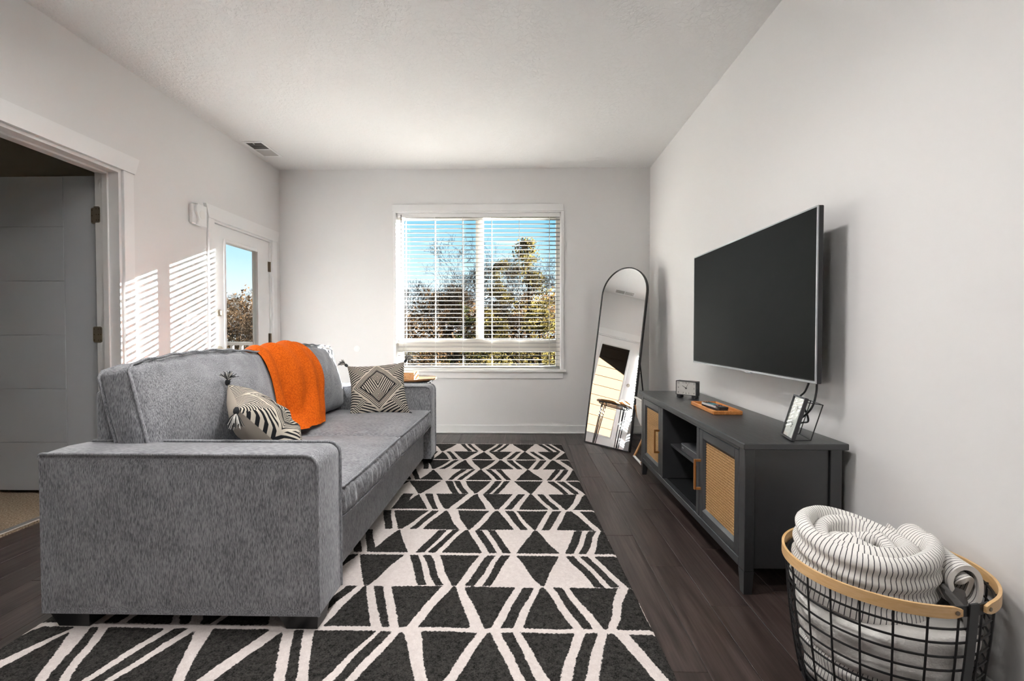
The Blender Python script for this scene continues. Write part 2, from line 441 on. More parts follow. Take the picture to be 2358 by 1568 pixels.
wallbox('wall_left', [(XL - WT, XL, YN, BD0, 0, ZC), (XL - WT, XL, BD0, BD1, BDZ, ZC), (XL - WT, XL, BD1, GD0, 0, ZC), (XL - WT, XL, GD0, GD1, GDZ, ZC), (XL - WT, XL, GD1, YB, 0, ZC)], M['wall_paint'])

# floor planks: one object per board, sharing the full-length mesh
PWID, PLEN = 0.1475, 0.943
full = {}
def plank(x0, y0, y1):
    L = round(y1 - y0, 3)
    if L < 0.02: return
    if L not in full:
        mb = MB().box(0.0007, PWID - 0.0007, 0.0007, L - 0.0007, -0.004, 0.0, 0.0012)
        me = bpy.data.meshes.new('plank'); me.from_pydata(mb.v, [], mb.f)
        bm = bmesh.new(); bm.from_mesh(me); bmesh.ops.recalc_face_normals(bm, faces=bm.faces[:]); bm.to_mesh(me); bm.free()
        me.materials.append(M['plank']); full[L] = me
    o = bpy.data.objects.new('plank', full[L]); COL.objects.link(o); o.parent = floor
    o.location = Vector((x0, y0, 0)) - ORI[floor]
col0 = 0.4335; k0 = int(math.floor((XL - 0.15 - col0) / PWID))
phase = {0: 1.40, 1: 2.04, 2: 1.745}
for k in range(k0, int((XR - col0) / PWID) + 1):
    x0 = col0 + k * PWID
    if k in (0, 1, 2): ph = phase[k]
    else: ph = 1.40 + ((k * 0.618) % 1.0) * PLEN
    y = ph - PLEN * math.ceil((ph - 0.6) / PLEN)
    while y < YB:
        plank(x0, max(y, 0.6), min(y + PLEN, YB)); y += PLEN

# baseboards
def baseboard(name, boxes):
    m = MB()
    for (x0, x1, y0, y1, s) in boxes:
        m.box(x0, x1, y0, y1, 0, 0.085, 0.003)
        if s == 'b': m.box(x0, x1, y0 - 0.012, y0, 0, 0.016, 0.004)
        if s == 'r': m.box(x0 - 0.012, x0, y0, y1, 0, 0.016, 0.004)
        if s == 'l': m.box(x1, x1 + 0.012, y0, y1, 0, 0.016, 0.004)
    o = m.build(name, M['trim_white']); o['kind'] = 'structure'
baseboard('baseboard_back', [(XL, XR, YB - 0.015, YB, 'b')])
baseboard('baseboard_right', [(XR - 0.015, XR, YN, YB - 0.016, 'r')])
baseboard('baseboard_left', [(XL, XL + 0.015, YN, BD0 - 0.10, 'l'), (XL, XL + 0.015, BD1 + 0.085, GD0 - 0.085, 'l')])

# door trim: legs and a header whose ends slope outward
def casing(name, y0, y1, z1, w=0.075, th=0.018):
    r = struct(name, (XL, (y0 + y1) / 2, 0))
    MB().box(XL, XL + th, y0 - w, y0, 0, z1, 0.002).build('casing_leg', M['trim_white'], r)
    MB().box(XL, XL + th, y1, y1 + w, 0, z1, 0.002).build('casing_leg', M['trim_white'], r)
    hz = 0.105
    MB().prism([(y0 - w - 0.006, z1), (y1 + w + 0.006, z1), (y1 + w + 0.040, z1 + hz), (y0 - w - 0.040, z1 + hz)], 'x', XL, XL + th + 0.006).build('casing_header', M['trim_white'], r)
    return r
casing('trim_1', BD0, BD1, BDZ)
casing('trim_2', GD0, GD1, GDZ, 0.068)

# bedroom door frame and door
fr_ = struct('door_1', (XL - WT, BD1, 0))
jm = MB().box(XL - WT - 0.002, XL, BD1 - 0.019, BD1, 0, BDZ, 0.001); jm.box(XL - WT - 0.002, XL, BD0, BD0 + 0.019, 0, BDZ, 0.001); jm.box(XL - WT - 0.002, XL, BD0 + 0.019, BD1 - 0.019, BDZ - 0.019, BDZ, 0.001)
jm.build('jamb', M['trim_white'], fr_)
MB().box(XL - 0.098, XL - 0.062, BD1 - 0.031, BD1 - 0.019, 0, BDZ - 0.019, 0.002).build('door_stop', M['trim_white'], fr_)
MB().box(XL - 0.098, XL - 0.062, BD0 + 0.019, BD1 - 0.031, BDZ - 0.031, BDZ - 0.019, 0.002).build('door_stop', M['trim_white'], fr_)
dx1 = XL - WT - 0.022; dx0 = dx1 - 0.82; dy = BD1 + 0.012                  # leaf stands open at right angles to the wall
dleaf = thing('bedroom_door', 'tall grey painted bedroom door with scored panel lines, standing open', 'door', ((dx0 + dx1) / 2, dy + 0.0175, 0.035))
MB().box(dx0, dx1, dy + 0.004, dy + 0.038, 0.035, 2.035, 0.001).build('core', M['door_paint'], dleaf)
sx = dx1 - 0.215
MB().box(sx + 0.0015, dx1, dy, dy + 0.004, 0.035, 2.035, 0.001).build('stile', M['door_paint'], dleaf)
nb_ = 6
zs = [0.035, 0.345, 0.688, 1.031, 1.374, 1.717, 2.035]
for i in range(nb_):
    MB().box(dx0, sx - 0.0015, dy, dy + 0.004, zs[i] + 0.0015, zs[i + 1] - 0.0015, 0.001).build('door_panel', M['door_paint'], dleaf)
for hz in (0.30, 1.035, 1.785):
    h = MB().box(dx1 + 0.0005, dx1 + 0.0025, dy + 0.004, dy + 0.036, hz - 0.05, hz + 0.05, 0.0008)
    h.cyl((dx1 + 0.010, dy - 0.006, hz - 0.051), (dx1 + 0.010, dy - 0.006, hz + 0.051), 0.007, n=12)
    def leafpoly(xa, xb, z, r=0.012):
        pts = []
        for cx_, cz_, a0 in ((xa + r, z - 0.05 + r, 180), (xb, z - 0.05, None), (xb, z + 0.05, None), (xa + r, z + 0.05 - r, 90)):
            if a0 is None: pts.append((cx_, cz_))
            else:
                for t_ in range(5): a = R(a0 + 90 * t_ / 4); pts.append((cx_ + r * math.cos(a), cz_ + r * math.sin(a)))
        return pts
    h.prism(leafpoly(dx1 - 0.034, dx1 + 0.006, hz), 'y', dy - 0.0025, dy - 0.0002)
    h.prism([(2 * (dx1 + 0.010) - p[0], p[1]) for p in leafpoly(dx1 - 0.034, dx1 + 0.006, hz)], 'y', BD1 - 0.0215, BD1 - 0.0192)
    hg = h.build('hinge', M['nickel'], dleaf, label='brushed nickel hinge')
    sm = MB()
    for xo in (-0.026, -0.010, 0.031, 0.046):
        for zo in (-0.035, 0.0, 0.035):
            yy = dy - 0.003 if xo < 0 else BD1 - 0.0225
            sm.cyl((dx1 + xo, yy + 0.0012, hz + zo), (dx1 + xo, yy, hz + zo), 0.0035, n=8)
    sm.build('screw', M['bronze'], hg)

# bedroom beyond the opening
BX0 = -6.0
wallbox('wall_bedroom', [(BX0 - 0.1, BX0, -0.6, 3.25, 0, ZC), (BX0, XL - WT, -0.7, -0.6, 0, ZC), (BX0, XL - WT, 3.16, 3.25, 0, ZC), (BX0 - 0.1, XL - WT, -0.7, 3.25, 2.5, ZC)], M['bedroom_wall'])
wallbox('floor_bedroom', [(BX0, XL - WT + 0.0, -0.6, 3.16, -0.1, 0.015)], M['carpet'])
o = MB().box(XL - WT - 0.045, XL - WT - 0.0, BD0, BD1 - 0.02, 0.0, 0.019, 0.004).build('trim_3', M['threshold_metal']); o['kind'] = 'structure'

# balcony door
r = struct('door_2', (XL - 0.05, (GD0 + GD1) / 2, 0))
jm = MB().box(XL - WT, XL, GD1 - 0.018, GD1, 0, GDZ, 0.001); jm.box(XL - WT, XL, GD0, GD0 + 0.018, 0, GDZ, 0.001); jm.box(XL - WT, XL, GD0 + 0.018, GD1 - 0.018, GDZ - 0.018, GDZ, 0.001)
jm.build('jamb', M['trim_white'], r)
MB().box(XL - WT, XL, GD0 + 0.018, GD1 - 0.018, 0.0, 0.03, 0.002).build('sill', M['silver'], r)
lf = thing('balcony_door', 'white painted balcony door with one tall glass lite, beside the window wall', 'door', (XL - 0.035, (GD0 + GD1) / 2, 0.035))
lx0, lx1 = XL - 0.060, XL - 0.016
ly0, ly1, lz0, lz1 = GD0 + 0.021, GD1 - 0.021, 0.035, GDZ - 0.021
gy0, gy1, gz0, gz1 = 3.835, 4.335, 0.30, 1.83
b = MB().box(lx0, lx1, ly0, gy0, lz0, lz1); b.box(lx0, lx1, gy1, ly1, lz0, lz1); b.box(lx0, lx1, gy0, gy1, gz1, lz1); b.box(lx0, lx1, gy0, gy1, lz0, gz0)
b.build('door_leaf', M['trim_white'], lf)
b = MB()
for (xa, xb) in ((lx1, lx1 + 0.008), (lx0 - 0.008, lx0)):
    w = 0.028
    b.box(xa, xb, gy0 - 0.012, gy0 + w - 0.012, gz0 - 0.012, gz1 + 0.012, 0.003); b.box(xa, xb, gy1 - w + 0.012, gy1 + 0.012, gz0 - 0.012, gz1 + 0.012, 0.003)
    b.box(xa, xb, gy0 + w - 0.012, gy1 - w + 0.012, gz1 - w + 0.012, gz1 + 0.012, 0.003); b.box(xa, xb, gy0 + w - 0.012, gy1 - w + 0.012, gz0 - 0.012, gz0 + w - 0.012, 0.003)
b.build('lite_frame', M['trim_white'], lf)
MB().box(XL - 0.040, XL - 0.036, gy0, gy1, gz0, gz1).build('pane', M['glass'], lf)
for hz in (0.25, 0.985, 1.70):
    MB().cyl((XL - 0.006, GD1 - 0.019, hz - 0.05), (XL - 0.006, GD1 - 0.019, hz + 0.05), 0.0075, n=10).box(XL - 0.015, XL - 0.012, GD1 - 0.045, GD1 - 0.019, hz - 0.05, hz + 0.05).build('hinge', M['bronze'], lf, label='bronze hinge')
hy = GD0 + 0.085
h = MB().cyl((lx1, hy, 0.90), (lx1 + 0.012, hy, 0.90), 0.031, n=24); h.cyl((lx1 + 0.012, hy, 0.90), (lx1 + 0.05, hy, 0.90), 0.011, n=14)
h.tube([(lx1 + 0.047, hy - 0.005, 0.90), (lx1 + 0.052, hy + 0.03, 0.902), (lx1 + 0.052, hy + 0.075, 0.90), (lx1 + 0.046, hy + 0.125, 0.898)], [0.011, 0.010, 0.009, 0.008], 10)
h.build('lever_handle', M['nickel'], lf, smooth=40, label='satin nickel lever handle')
h = MB().cyl((lx1, hy, 1.21), (lx1 + 0.010, hy, 1.21), 0.029, n=24); h.box(lx1 + 0.010, lx1 + 0.032, hy - 0.005, hy + 0.005, 1.19, 1.23, 0.003)
h.build('deadbolt', M['nickel'], lf, smooth=40)

# ------------------------------------------------------------------ the window
w = struct('window_1', ((WX0 + WX1) / 2, YB, WZ0))
MB().box(WX0 - 0.022, WX1 + 0.012, YB - 0.020, YB, WZ1, WZ1 + 0.07, 0.002).build('head_casing', M['trim_white'], w)
j = MB().box(WX0 - 0.018, WX0 + 0.012, YB - 0.012, YB + 0.09, WZ0, WZ1, 0.002).box(WX1 - 0.012, WX1 + 0.018, YB - 0.012, YB + 0.09, WZ0, WZ1, 0.002).box(WX0 + 0.012, WX1 - 0.012, YB - 0.012, YB + 0.09, WZ1 - 0.012, WZ1, 0.002)
j.build('jamb_extension', M['trim_white'], w)
MB().box(WX0 - 0.03, WX1 + 0.04, YB - 0.045, YB + 0.09, WZ0 - 0.018, WZ0 + 0.006, 0.004).build('window_sill', M['trim_white'], w)
MB().box(WX0 - 0.015, WX1 + 0.012, YB - 0.018, YB, WZ0 - 0.085, WZ0 - 0.018, 0.002).build('apron', M['trim_white'], w)
fy0, fy1 = YB + 0.085, YB + 0.145
fx0, fx1, fz0, fz1 = WX0 + 0.012, WX1 - 0.012, WZ0 + 0.006, WZ1 - 0.012
fw = 0.045
MB().box(fx0, fx0 + fw, fy0, fy1, fz0, fz1, 0.002).build('frame_stile', M['vinyl'], w)
MB().box(fx1 - fw, fx1, fy0, fy1, fz0, fz1, 0.002).build('frame_stile', M['vinyl'], w)
MB().box(fx0 + fw, fx1 - fw, fy0, fy1, fz1 - fw, fz1, 0.002).build('frame_head', M['vinyl'], w)
MB().box(fx0 + fw, fx1 - fw, fy0, fy1, fz0, fz0 + 0.03, 0.002).build('frame_foot', M['vinyl'], w)
rz0, rz1 = 0.838, 0.968
MB().box(fx0 + fw, fx1 - fw, fy0, fy1, rz0, rz1, 0.003).build('transom_bar', M['vinyl'], w)
mxc = -0.443
MB().box(mxc - 0.012, mxc + 0.045, fy0, fy1, rz1, fz1 - fw, 0.002).build('mullion', M['vinyl'], w)
s = MB().box(mxc - 0.035, mxc - 0.012, fy0 + 0.02, fy1 - 0.005, rz1, fz1 - fw, 0.002).box(fx0 + fw, mxc - 0.035, fy0 + 0.02, fy1 - 0.005, rz1, rz1 + 0.012, 0.002)
s.build('sash', M['vinyl'], w)
for (a, b_, c_, d_) in ((fx0 + fw, mxc - 0.012, rz1, fz1 - fw), (mxc + 0.045, fx1 - fw, rz1, fz1 - fw), (fx0 + fw, fx1 - fw, fz0 + 0.03, rz0)):
    MB().box(a, b_, fy0 + 0.030, fy0 + 0.034, c_, d_).build('pane', M['glass'], w)

# blind: every slat a part
SX0, SX1 = WX0 + 0.020, WX1 - 0.020; SY = YB + 0.040; SD = 0.046
bl = thing('window_blind', 'white horizontal slatted blind lowered over the large window', 'blind', ((SX0 + SX1) / 2, SY, WZ0 + 0.02))
MB().box(SX0, SX1, SY - 0.026, SY + 0.026, WZ1 - 0.055, WZ1 - 0.013, 0.003).build('head_rail', M['trim_white'], bl)
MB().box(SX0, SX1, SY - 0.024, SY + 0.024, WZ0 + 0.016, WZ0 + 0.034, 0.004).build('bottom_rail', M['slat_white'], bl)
slm = MB()
NS = 6
top = [(-SD / 2 + SD * i / NS, 0.0028 * (1 - (2 * i / NS - 1) ** 2)) for i in range(NS + 1)]
slm.prism([(p[0], p[1] + 0.0013) for p in top] + [(p[0], p[1] - 0.0013) for p in reversed(top)], 'x', SX0, SX1)
zt, pitch = WZ1 - 0.080, 0.0440
zz = zt; first = None; ns = 0
slat_z = []
while zz > WZ0 + 0.05: slat_z.append(zz); zz -= pitch
ctr = Vector(((SX0 + SX1) / 2, SY, WZ0 + 0.02))
sm_ = MB(); sm_.v = [(p[0], p[1] + SY, p[2] + ctr.z) for p in slm.v]; sm_.f = slm.f
for i, z_ in enumerate(slat_z):
    if first is None:
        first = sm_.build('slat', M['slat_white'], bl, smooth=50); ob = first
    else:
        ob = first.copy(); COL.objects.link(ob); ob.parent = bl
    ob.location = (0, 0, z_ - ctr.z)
for lx in (-1.20, -0.893, -0.607, -0.306, -0.02, 0.292):
    lm = MB()
    for yy in (SY - SD / 2 - 0.001, SY + SD / 2 + 0.001): lm.box(lx - 0.002, lx + 0.002, yy - 0.0008, yy + 0.0008, WZ0 + 0.03, WZ1 - 0.05)
    lm.build('ladder_cord', M['cord_white'], bl)
MB().tube([(-1.242, SY - 0.034, WZ1 - 0.03), (-1.242, SY - 0.036, 1.60)], 0.004, 8).build('tilt_wand', M['dark_grey'], bl, label='slim tilt wand')

# ------------------------------------------------------------------ small fittings on walls and ceiling
v = thing('ceiling_vent', 'white two-way metal air register set in the ceiling', 'vent', (-2.37, 4.16, ZC))
vx0, vx1, vy0, vy1 = -2.465, -2.275, 3.985, 4.335
f_ = MB()
f_.box(vx0, vx0 + 0.025, vy0, vy1, ZC - 0.006, ZC, 0.002); f_.box(vx1 - 0.025, vx1, vy0, vy1, ZC - 0.006, ZC, 0.002); f_.box(vx0 + 0.025, vx1 - 0.025, vy0, vy0 + 0.025, ZC - 0.006, ZC, 0.002); f_.box(vx0 + 0.025, vx1 - 0.025, vy1 - 0.025, vy1, ZC - 0.006, ZC, 0.002)
f_.box(vx0 + 0.025, vx1 - 0.025, 4.153, 4.167, ZC - 0.006, ZC)
f_.build('frame', M['trim_white'], v)
MB().box(vx0 + 0.02, vx1 - 0.02, vy0 + 0.02, vy1 - 0.02, ZC - 0.0012, ZC).build('backing', M['vent_dark'], v)
for half, sgn in ((0, -1), (1, 1)):
    ya, yb_ = (vy0 + 0.028, 4.15) if half == 0 else (4.17, vy1 - 0.028)
    for i in range(7):
        yy = ya + (yb_ - ya) * (i + 0.5) / 7
        d = 0.008 * sgn
        MB().prism([(yy - d, ZC - 0.001), (yy - d + 0.0012, ZC - 0.001), (yy + d + 0.0012, ZC - 0.0062), (yy + d, ZC - 0.0062)], 'x', vx0 + 0.026, vx1 - 0.026).build('louver', M['vent_grey'], v)
MB().box(-2.372, -2.366, vy0 + 0.02, vy0 + 0.045, ZC - 0.012, ZC - 0.004, 0.001).build('lever', M['trim_white'], v)

ch = thing('door_chime', 'white plastic door chime box with a wavy raised front on the wall', 'chime', (XL, 3.46, 1.87))
MB().box(XL, XL + 0.028, 3.405, 3.535, 1.875, 2.025, 0.006).build('base', M['trim_white'], ch)
m = MB()
pts = []
for i in range(13):
    t_ = i / 12; pts.append((3.440 + 0.014 * math.sin(t_ * 2 * math.pi), 1.872 + 0.156 * t_))
m.prism(pts + [(3.538, 2.028), (3.538, 1.872)], 'x', XL + 0.028, XL + 0.046)
m.build('cover', M['trim_white'], ch)
MB().cyl((XL + 0.046, 3.49, 1.955), (XL + 0.049, 3.49, 1.955), 0.032, n=28).build('speaker_ring', M['paper_white'], ch)

sw = thing('light_switch', 'white rocker light switch plate beside the balcony door', 'switch', (XL, 3.43, 1.06))
MB().box(XL, XL + 0.006, 3.365, 3.485, 1.06, 1.18, 0.003).build('plate', M['trim_white'], sw)
for yy in (3.40, 3.45):
    MB().box(XL + 0.006, XL + 0.010, yy - 0.016, yy + 0.016, 1.087, 1.153, 0.002).build('rocker', M['trim_white'], sw)

pl = MB().cyl((-1.707, YB - 0.006, 0.874), (-1.707, YB, 0.874), 0.032, n=32); pl.cyl((-1.707, YB - 0.010, 0.874), (-1.707, YB - 0.006, 0.874), 0.018, n=24); pl.cyl((-1.707, YB - 0.012, 0.874), (-1.707, YB - 0.010, 0.874), 0.004, n=10)
tag(pl.build('wall_plate', M['trim_white'], smooth=30), 'small round white cover plate on the wall left of the window', 'wall plate')

# ------------------------------------------------------------------ rug
RUG_Z = 0.012
_th = math.atan(21.0 / 1048.0)
def floor_pt(px, py, z=RUG_Z):
    """ground position of a measured outline point (taken once, in world metres, from the survey frame)"""
    u = (px - 1179.0) / 1048.0; v_ = (784.0 - py) / 1048.0; ph = math.atan(21.0 / 1048.0 * math.cos(_th))
    f = Vector((-math.sin(_th) * math.cos(ph), math.cos(_th) * math.cos(ph), -math.sin(ph))); rt = Vector((math.cos(_th), math.sin(_th), 0)); up = rt.cross(f)
    d = f + rt * u + up * v_; k = (z - CAM_H) / d.z
    return (d.x * k, d.y * k)
Z1 = (6.205, 960, 1010); Z2 = (4.9125, 900, 1100); Z3 = (3.468, 780, 1200); Z4 = (5.614, 720, 1340); Z5 = (5.359, 1120, 1340); ZP = (1.0, 0, 0)
YR = [1022, 1040, 1059, 1081, 1107, 1137.7, 1175, 1220.8, 1277, 1351.5, 1452, 1591]
ROWS = [
 (0, Z1, [(265,575,365,372),(625,685,730,790),(715,770,840,885),(820,1145,955,965),(1180,1245,1030,1095),(1285,1335,1135,1190),(1360,1690,1540,1550),(1710,1780,1890,1950),(1810,1870,2000,2055),(1910,2090,2100,2140)]),
 (1, Z1, [(150,300,60,150),(365,370,215,480),(425,490,530,595),(540,875,660,670),(955,960,750,1105),(1035,1365,1195,1205),(1420,1490,1265,1335),(1530,1540,1400,1725),(1600,1670,1785,1845),(1725,2050,1905,1920),(2125,2130,1975,2195)]),
 (2, Z1, [(90,160,100,175),(150,490,230,245),(535,605,310,385),(680,690,465,825),(780,1135,915,925),(1190,1200,1010,1390),(1270,1360,1435,1510),(1390,1720,1575,1590),(1770,1865,1650,1725),(1935,1945,1795,2155),(2030,2200,2245,2280)]),
 (3, Z1, [(240,250,5,390),(620,710,425,490),(785,840,545,620),(915,925,675,1095),(990,1065,1160,1235),(1130,1205,1285,1355),(1580,1590,1400,1820),(1985,2060,1850,1925),(2105,2180,1970,2045),(2235,2270,2120,2345)]),
 (4, Z2, [(215,575,315,325),(610,690,700,780),(705,770,815,885),(835,1150,945,955),(1190,1265,1045,1110),(1290,1355,1145,1210),(1380,1730,1580,1590),(1755,1835,1955,2015),(1860,1945,2075,2140),(1975,2160,2195,2240)]),
 (5, Z2, [(140,260,-20,110),(315,325,50,420),(390,470,480,540),(510,865,620,630),(955,985,710,1090),(1040,1380,1190,1215),(1440,1520,1275,1355),(1570,1590,1435,1790),(1645,1715,1840,1920),(1765,2115,1980,2000),(2195,2220,2060,2310)]),
 (6, Z2, [(-90,0,-60,20),(40,440,80,100),(470,550,185,265),(610,630,335,770),(745,1130,865,880),(1190,1215,970,1400),(1285,1375,1470,1555),(1405,1780,1620,1635),(1840,1945,1700,1785),(2000,2035,1865,2300),(2120,2330,2365,2420)]),
 (7, Z3, [(475,490,205,560),(795,865,595,670),(910,960,690,755),(1005,1035,800,1155),(1085,1145,1210,1275),(1190,1250,1315,1380),(1560,1575,1405,1770),(1890,1955,1805,1875),(2000,2060,1915,1975),(2095,2120,2035,2230)]),
 (8, Z3, [(165,530,200,215),(565,635,640,710),(670,735,775,835),(800,1135,900,920),(1195,1265,990,1070),(1300,1370,1135,1205),(1400,1765,1620,1635),(1800,1870,2045,2120),(1915,1975,2170,2240),(2025,2240,2300,2360)]),
 (9, Z4, [(430,565,-245,-135),(650,690,60,760),(785,905,905,1010),(1010,1655,1135,1165),(1800,1845,1310,2065),(1950,2623,2240,2275)]),
 (9, Z5, [(450,590,155,305),(660,700,435,1095),(800,910,1205,1335),(1000,1630,1460,1485),(1755,1800,1590,2060)]),
 (9, ZP, [(355,408,209,239),(421,423,258,388),(428,461,407.5,430),(489,608,454,459),(611,639,477,617),(200,300,40,100)]),
]
ROW10 = [(722,862,707,738),(873,900,763,791),(919.5,927.5,816,958),(966,1101,984.5,1017.5),(1124,1131,1046,1186),(1151.7,1177.8,1213.3,1238.5),(1195.6,1323.4,1269.3,1290.7),(1348.6,1379.4,1316,1344.9),(1401.8,1413,1373.8,1509),(1443.8,1510,1543.6,1575),
         (675,697,655.7,682),(646,649,488.6,629),(483.5,612.4,421.6,450.4),(441,448,257.8,395),(387,419,203.6,235.8),(237.5,364.7,157.8,183.2),(196.8,217,106.9,135.7),(158,161,-63,80),(60,144,-250,-108)]
yrow = [floor_pt(1200, y)[1] for y in YR]
quads = {k: [] for k in range(12)}
def addq(k, ya, yb_, xs):
    """quad from four x values on image lines ya (far) and yb_ (near), stretched to the row's own lines"""
    A = floor_pt(xs[0], ya); B = floor_pt(xs[1], ya); C_ = floor_pt(xs[2], yb_); D_ = floor_pt(xs[3], yb_)
    full_ = k in (0, 2, 4, 6, 8, 10)
    ins_f, ins_n = (0.011, 0.003) if full_ else (0.003, 0.011)
    yf, yn = yrow[k] - ins_f, yrow[k + 1] + ins_n
    def at(P0, P1, y): t_ = (y - P0[1]) / (P1[1] - P0[1]); return (P0[0] + (P1[0] - P0[0]) * t_, y)
    q4 = [at(A, C_, yf), at(B, D_, yf), at(B, D_, yn), at(A, C_, yn)]
    wf, wn = q4[1][0] - q4[0][0], q4[2][0] - q4[3][0]
    if wn < 0 < wf: yn = yf + (yn - yf) * wf / (wf - wn); q4 = [q4[0], q4[1], at(B, D_, yn), at(B, D_, yn)]
    elif wf < 0 < wn: yf = yf + (yn - yf) * wf / (wf - wn); q4 = [at(A, C_, yf), at(A, C_, yf), q4[2], q4[3]]
    quads[k].append(q4)
for (k, (s_, ox, oy), shp) in ROWS:
    for xs in shp: addq(k, YR[k], YR[k + 1], [x_ / s_ + ox for x_ in xs])
for xs in ROW10: addq(10, 1457, 1568, xs)
# row 11 is out of the picture: repeat row 9 mirrored in y about the line between
for qd in list(quads[9]):
    yc = (yrow[11] + yrow[10])
    yl = yrow[10] - 0.0
    quads[11].append([(p[0], yrow[11] - (p[1] - yrow[10])) for p in qd])
# under the sofa the pattern repeats to the left
for k in range(9):
    mn = min(min(p[0] for p in qd) for qd in quads[k]); base = list(quads[k])
    for rep in (1, 2, 3):
        sh = -0.645 * rep
        for qd in base:
            cx_ = sum(p[0] for p in qd) / 4 + sh
            if cx_ < mn - 0.0 and cx_ > -2.0 and max(p[0] for p in qd) + sh < mn + 0.06: quads[k].append([(p[0] + sh, p[1]) for p in qd])
RX0, RX1, RY0, RY1 = -1.74, 0.425, 1.10, yrow[0] + 0.012
skew = (0.468 - 0.372) / (RY1 - 1.385)                       # the rug lies slightly turned to the walls
nx_, ny_ = 268, 388
gx = np.linspace(0, 1, nx_); gy = np.linspace(RY0, RY1, ny_)
PX = np.zeros((ny_, nx_)); PY = np.zeros((ny_, nx_))
for j_ in range(ny_):
    right = 0.372 + (RY1 - gy[j_]) * skew
    left = right - 2.185
    PX[j_] = left + (right - left) * gx; PY[j_] = gy[j_]
# hand-tufted wobble
def wob(x, y, s): return np.sin(x * 17 + 2.3 * np.sin(y * 11 + s)) * 0.5 + np.sin(y * 23 + 1.7 * np.sin(x * 13 + s * 2)) * 0.5
WXx = PX + 0.0045 * wob(PX, PY, 0.4); WYy = PY + 0.0022 * wob(PY, PX, 1.9)
SDF = np.full((ny_, nx_), 0.05)
for k, qs in quads.items():
    y_hi = yrow[k] + 0.05; y_lo = (yrow[k + 1] if k < 11 else RY0) - 0.05
    sel = np.where((gy <= y_hi) & (gy >= y_lo))[0]
    if len(sel) == 0: continue
    X_, Y_ = WXx[sel], WYy[sel]
    for qd in qs:
        d = np.full(X_.shape, -1.0)
        for i in range(4):
            (ax, ay), (bx_, by_) = qd[i], qd[(i + 1) % 4]
            ex, ey = bx_ - ax, by_ - ay; L = math.hypot(ex, ey)
            if L < 1e-5: continue
            nxn, nyn = -ey / L, ex / L                         # quad runs clockwise seen from above: outward is left of the edge
            d = np.maximum(d, (X_ - ax) * nxn + (Y_ - ay) * nyn)
        SDF[sel] = np.minimum(SDF[sel], d)
SDF = np.clip(SDF, -0.05, 0.05)
rv = []; rf = []; att = []
hgt = RUG_Z + 0.0012 * np.sin(PX * 400 + 40 * np.sin(PY * 310))
edge_ = np.minimum(np.minimum(gx[None, :] * 2.185, (1 - gx[None, :]) * 2.185), np.minimum((gy[:, None] - RY0), (RY1 - gy[:, None])))
hgt = hgt - 0.006 * np.clip(1 - edge_ / 0.012, 0, 1)
for j_ in range(ny_):
    for i in range(nx_): rv.append((PX[j_, i], PY[j_, i], hgt[j_, i])); att.append(SDF[j_, i])
for j_ in range(ny_ - 1):
    for i in range(nx_ - 1): a = j_ * nx_ + i; rf.append((a, a + 1, a + nx_ + 1, a + nx_))
ring = [i for i in range(nx_)] + [j_ * nx_ + nx_ - 1 for j_ in range(1, ny_)] + [(ny_ - 1) * nx_ + i for i in range(nx_ - 2, -1, -1)] + [j_ * nx_ for j_ in range(ny_ - 2, 0, -1)]
b0 = len(rv)
for i in ring: rv.append((rv[i][0], rv[i][1], 0.0005)); att.append(0.02)
for i in range(len(ring)): i2 = (i + 1) % len(ring); rf.append((ring[i], ring[i2], b0 + i2, b0 + i))
rug_m = MB(); rug_m.v = rv; rug_m.f = rf
rug = rug_m.build('area_rug', M['rug'], smooth=60, recalc=False, attr={'outline': att})
tag(rug, 'charcoal and cream geometric triangle pattern area rug on the dark floor', 'rug')

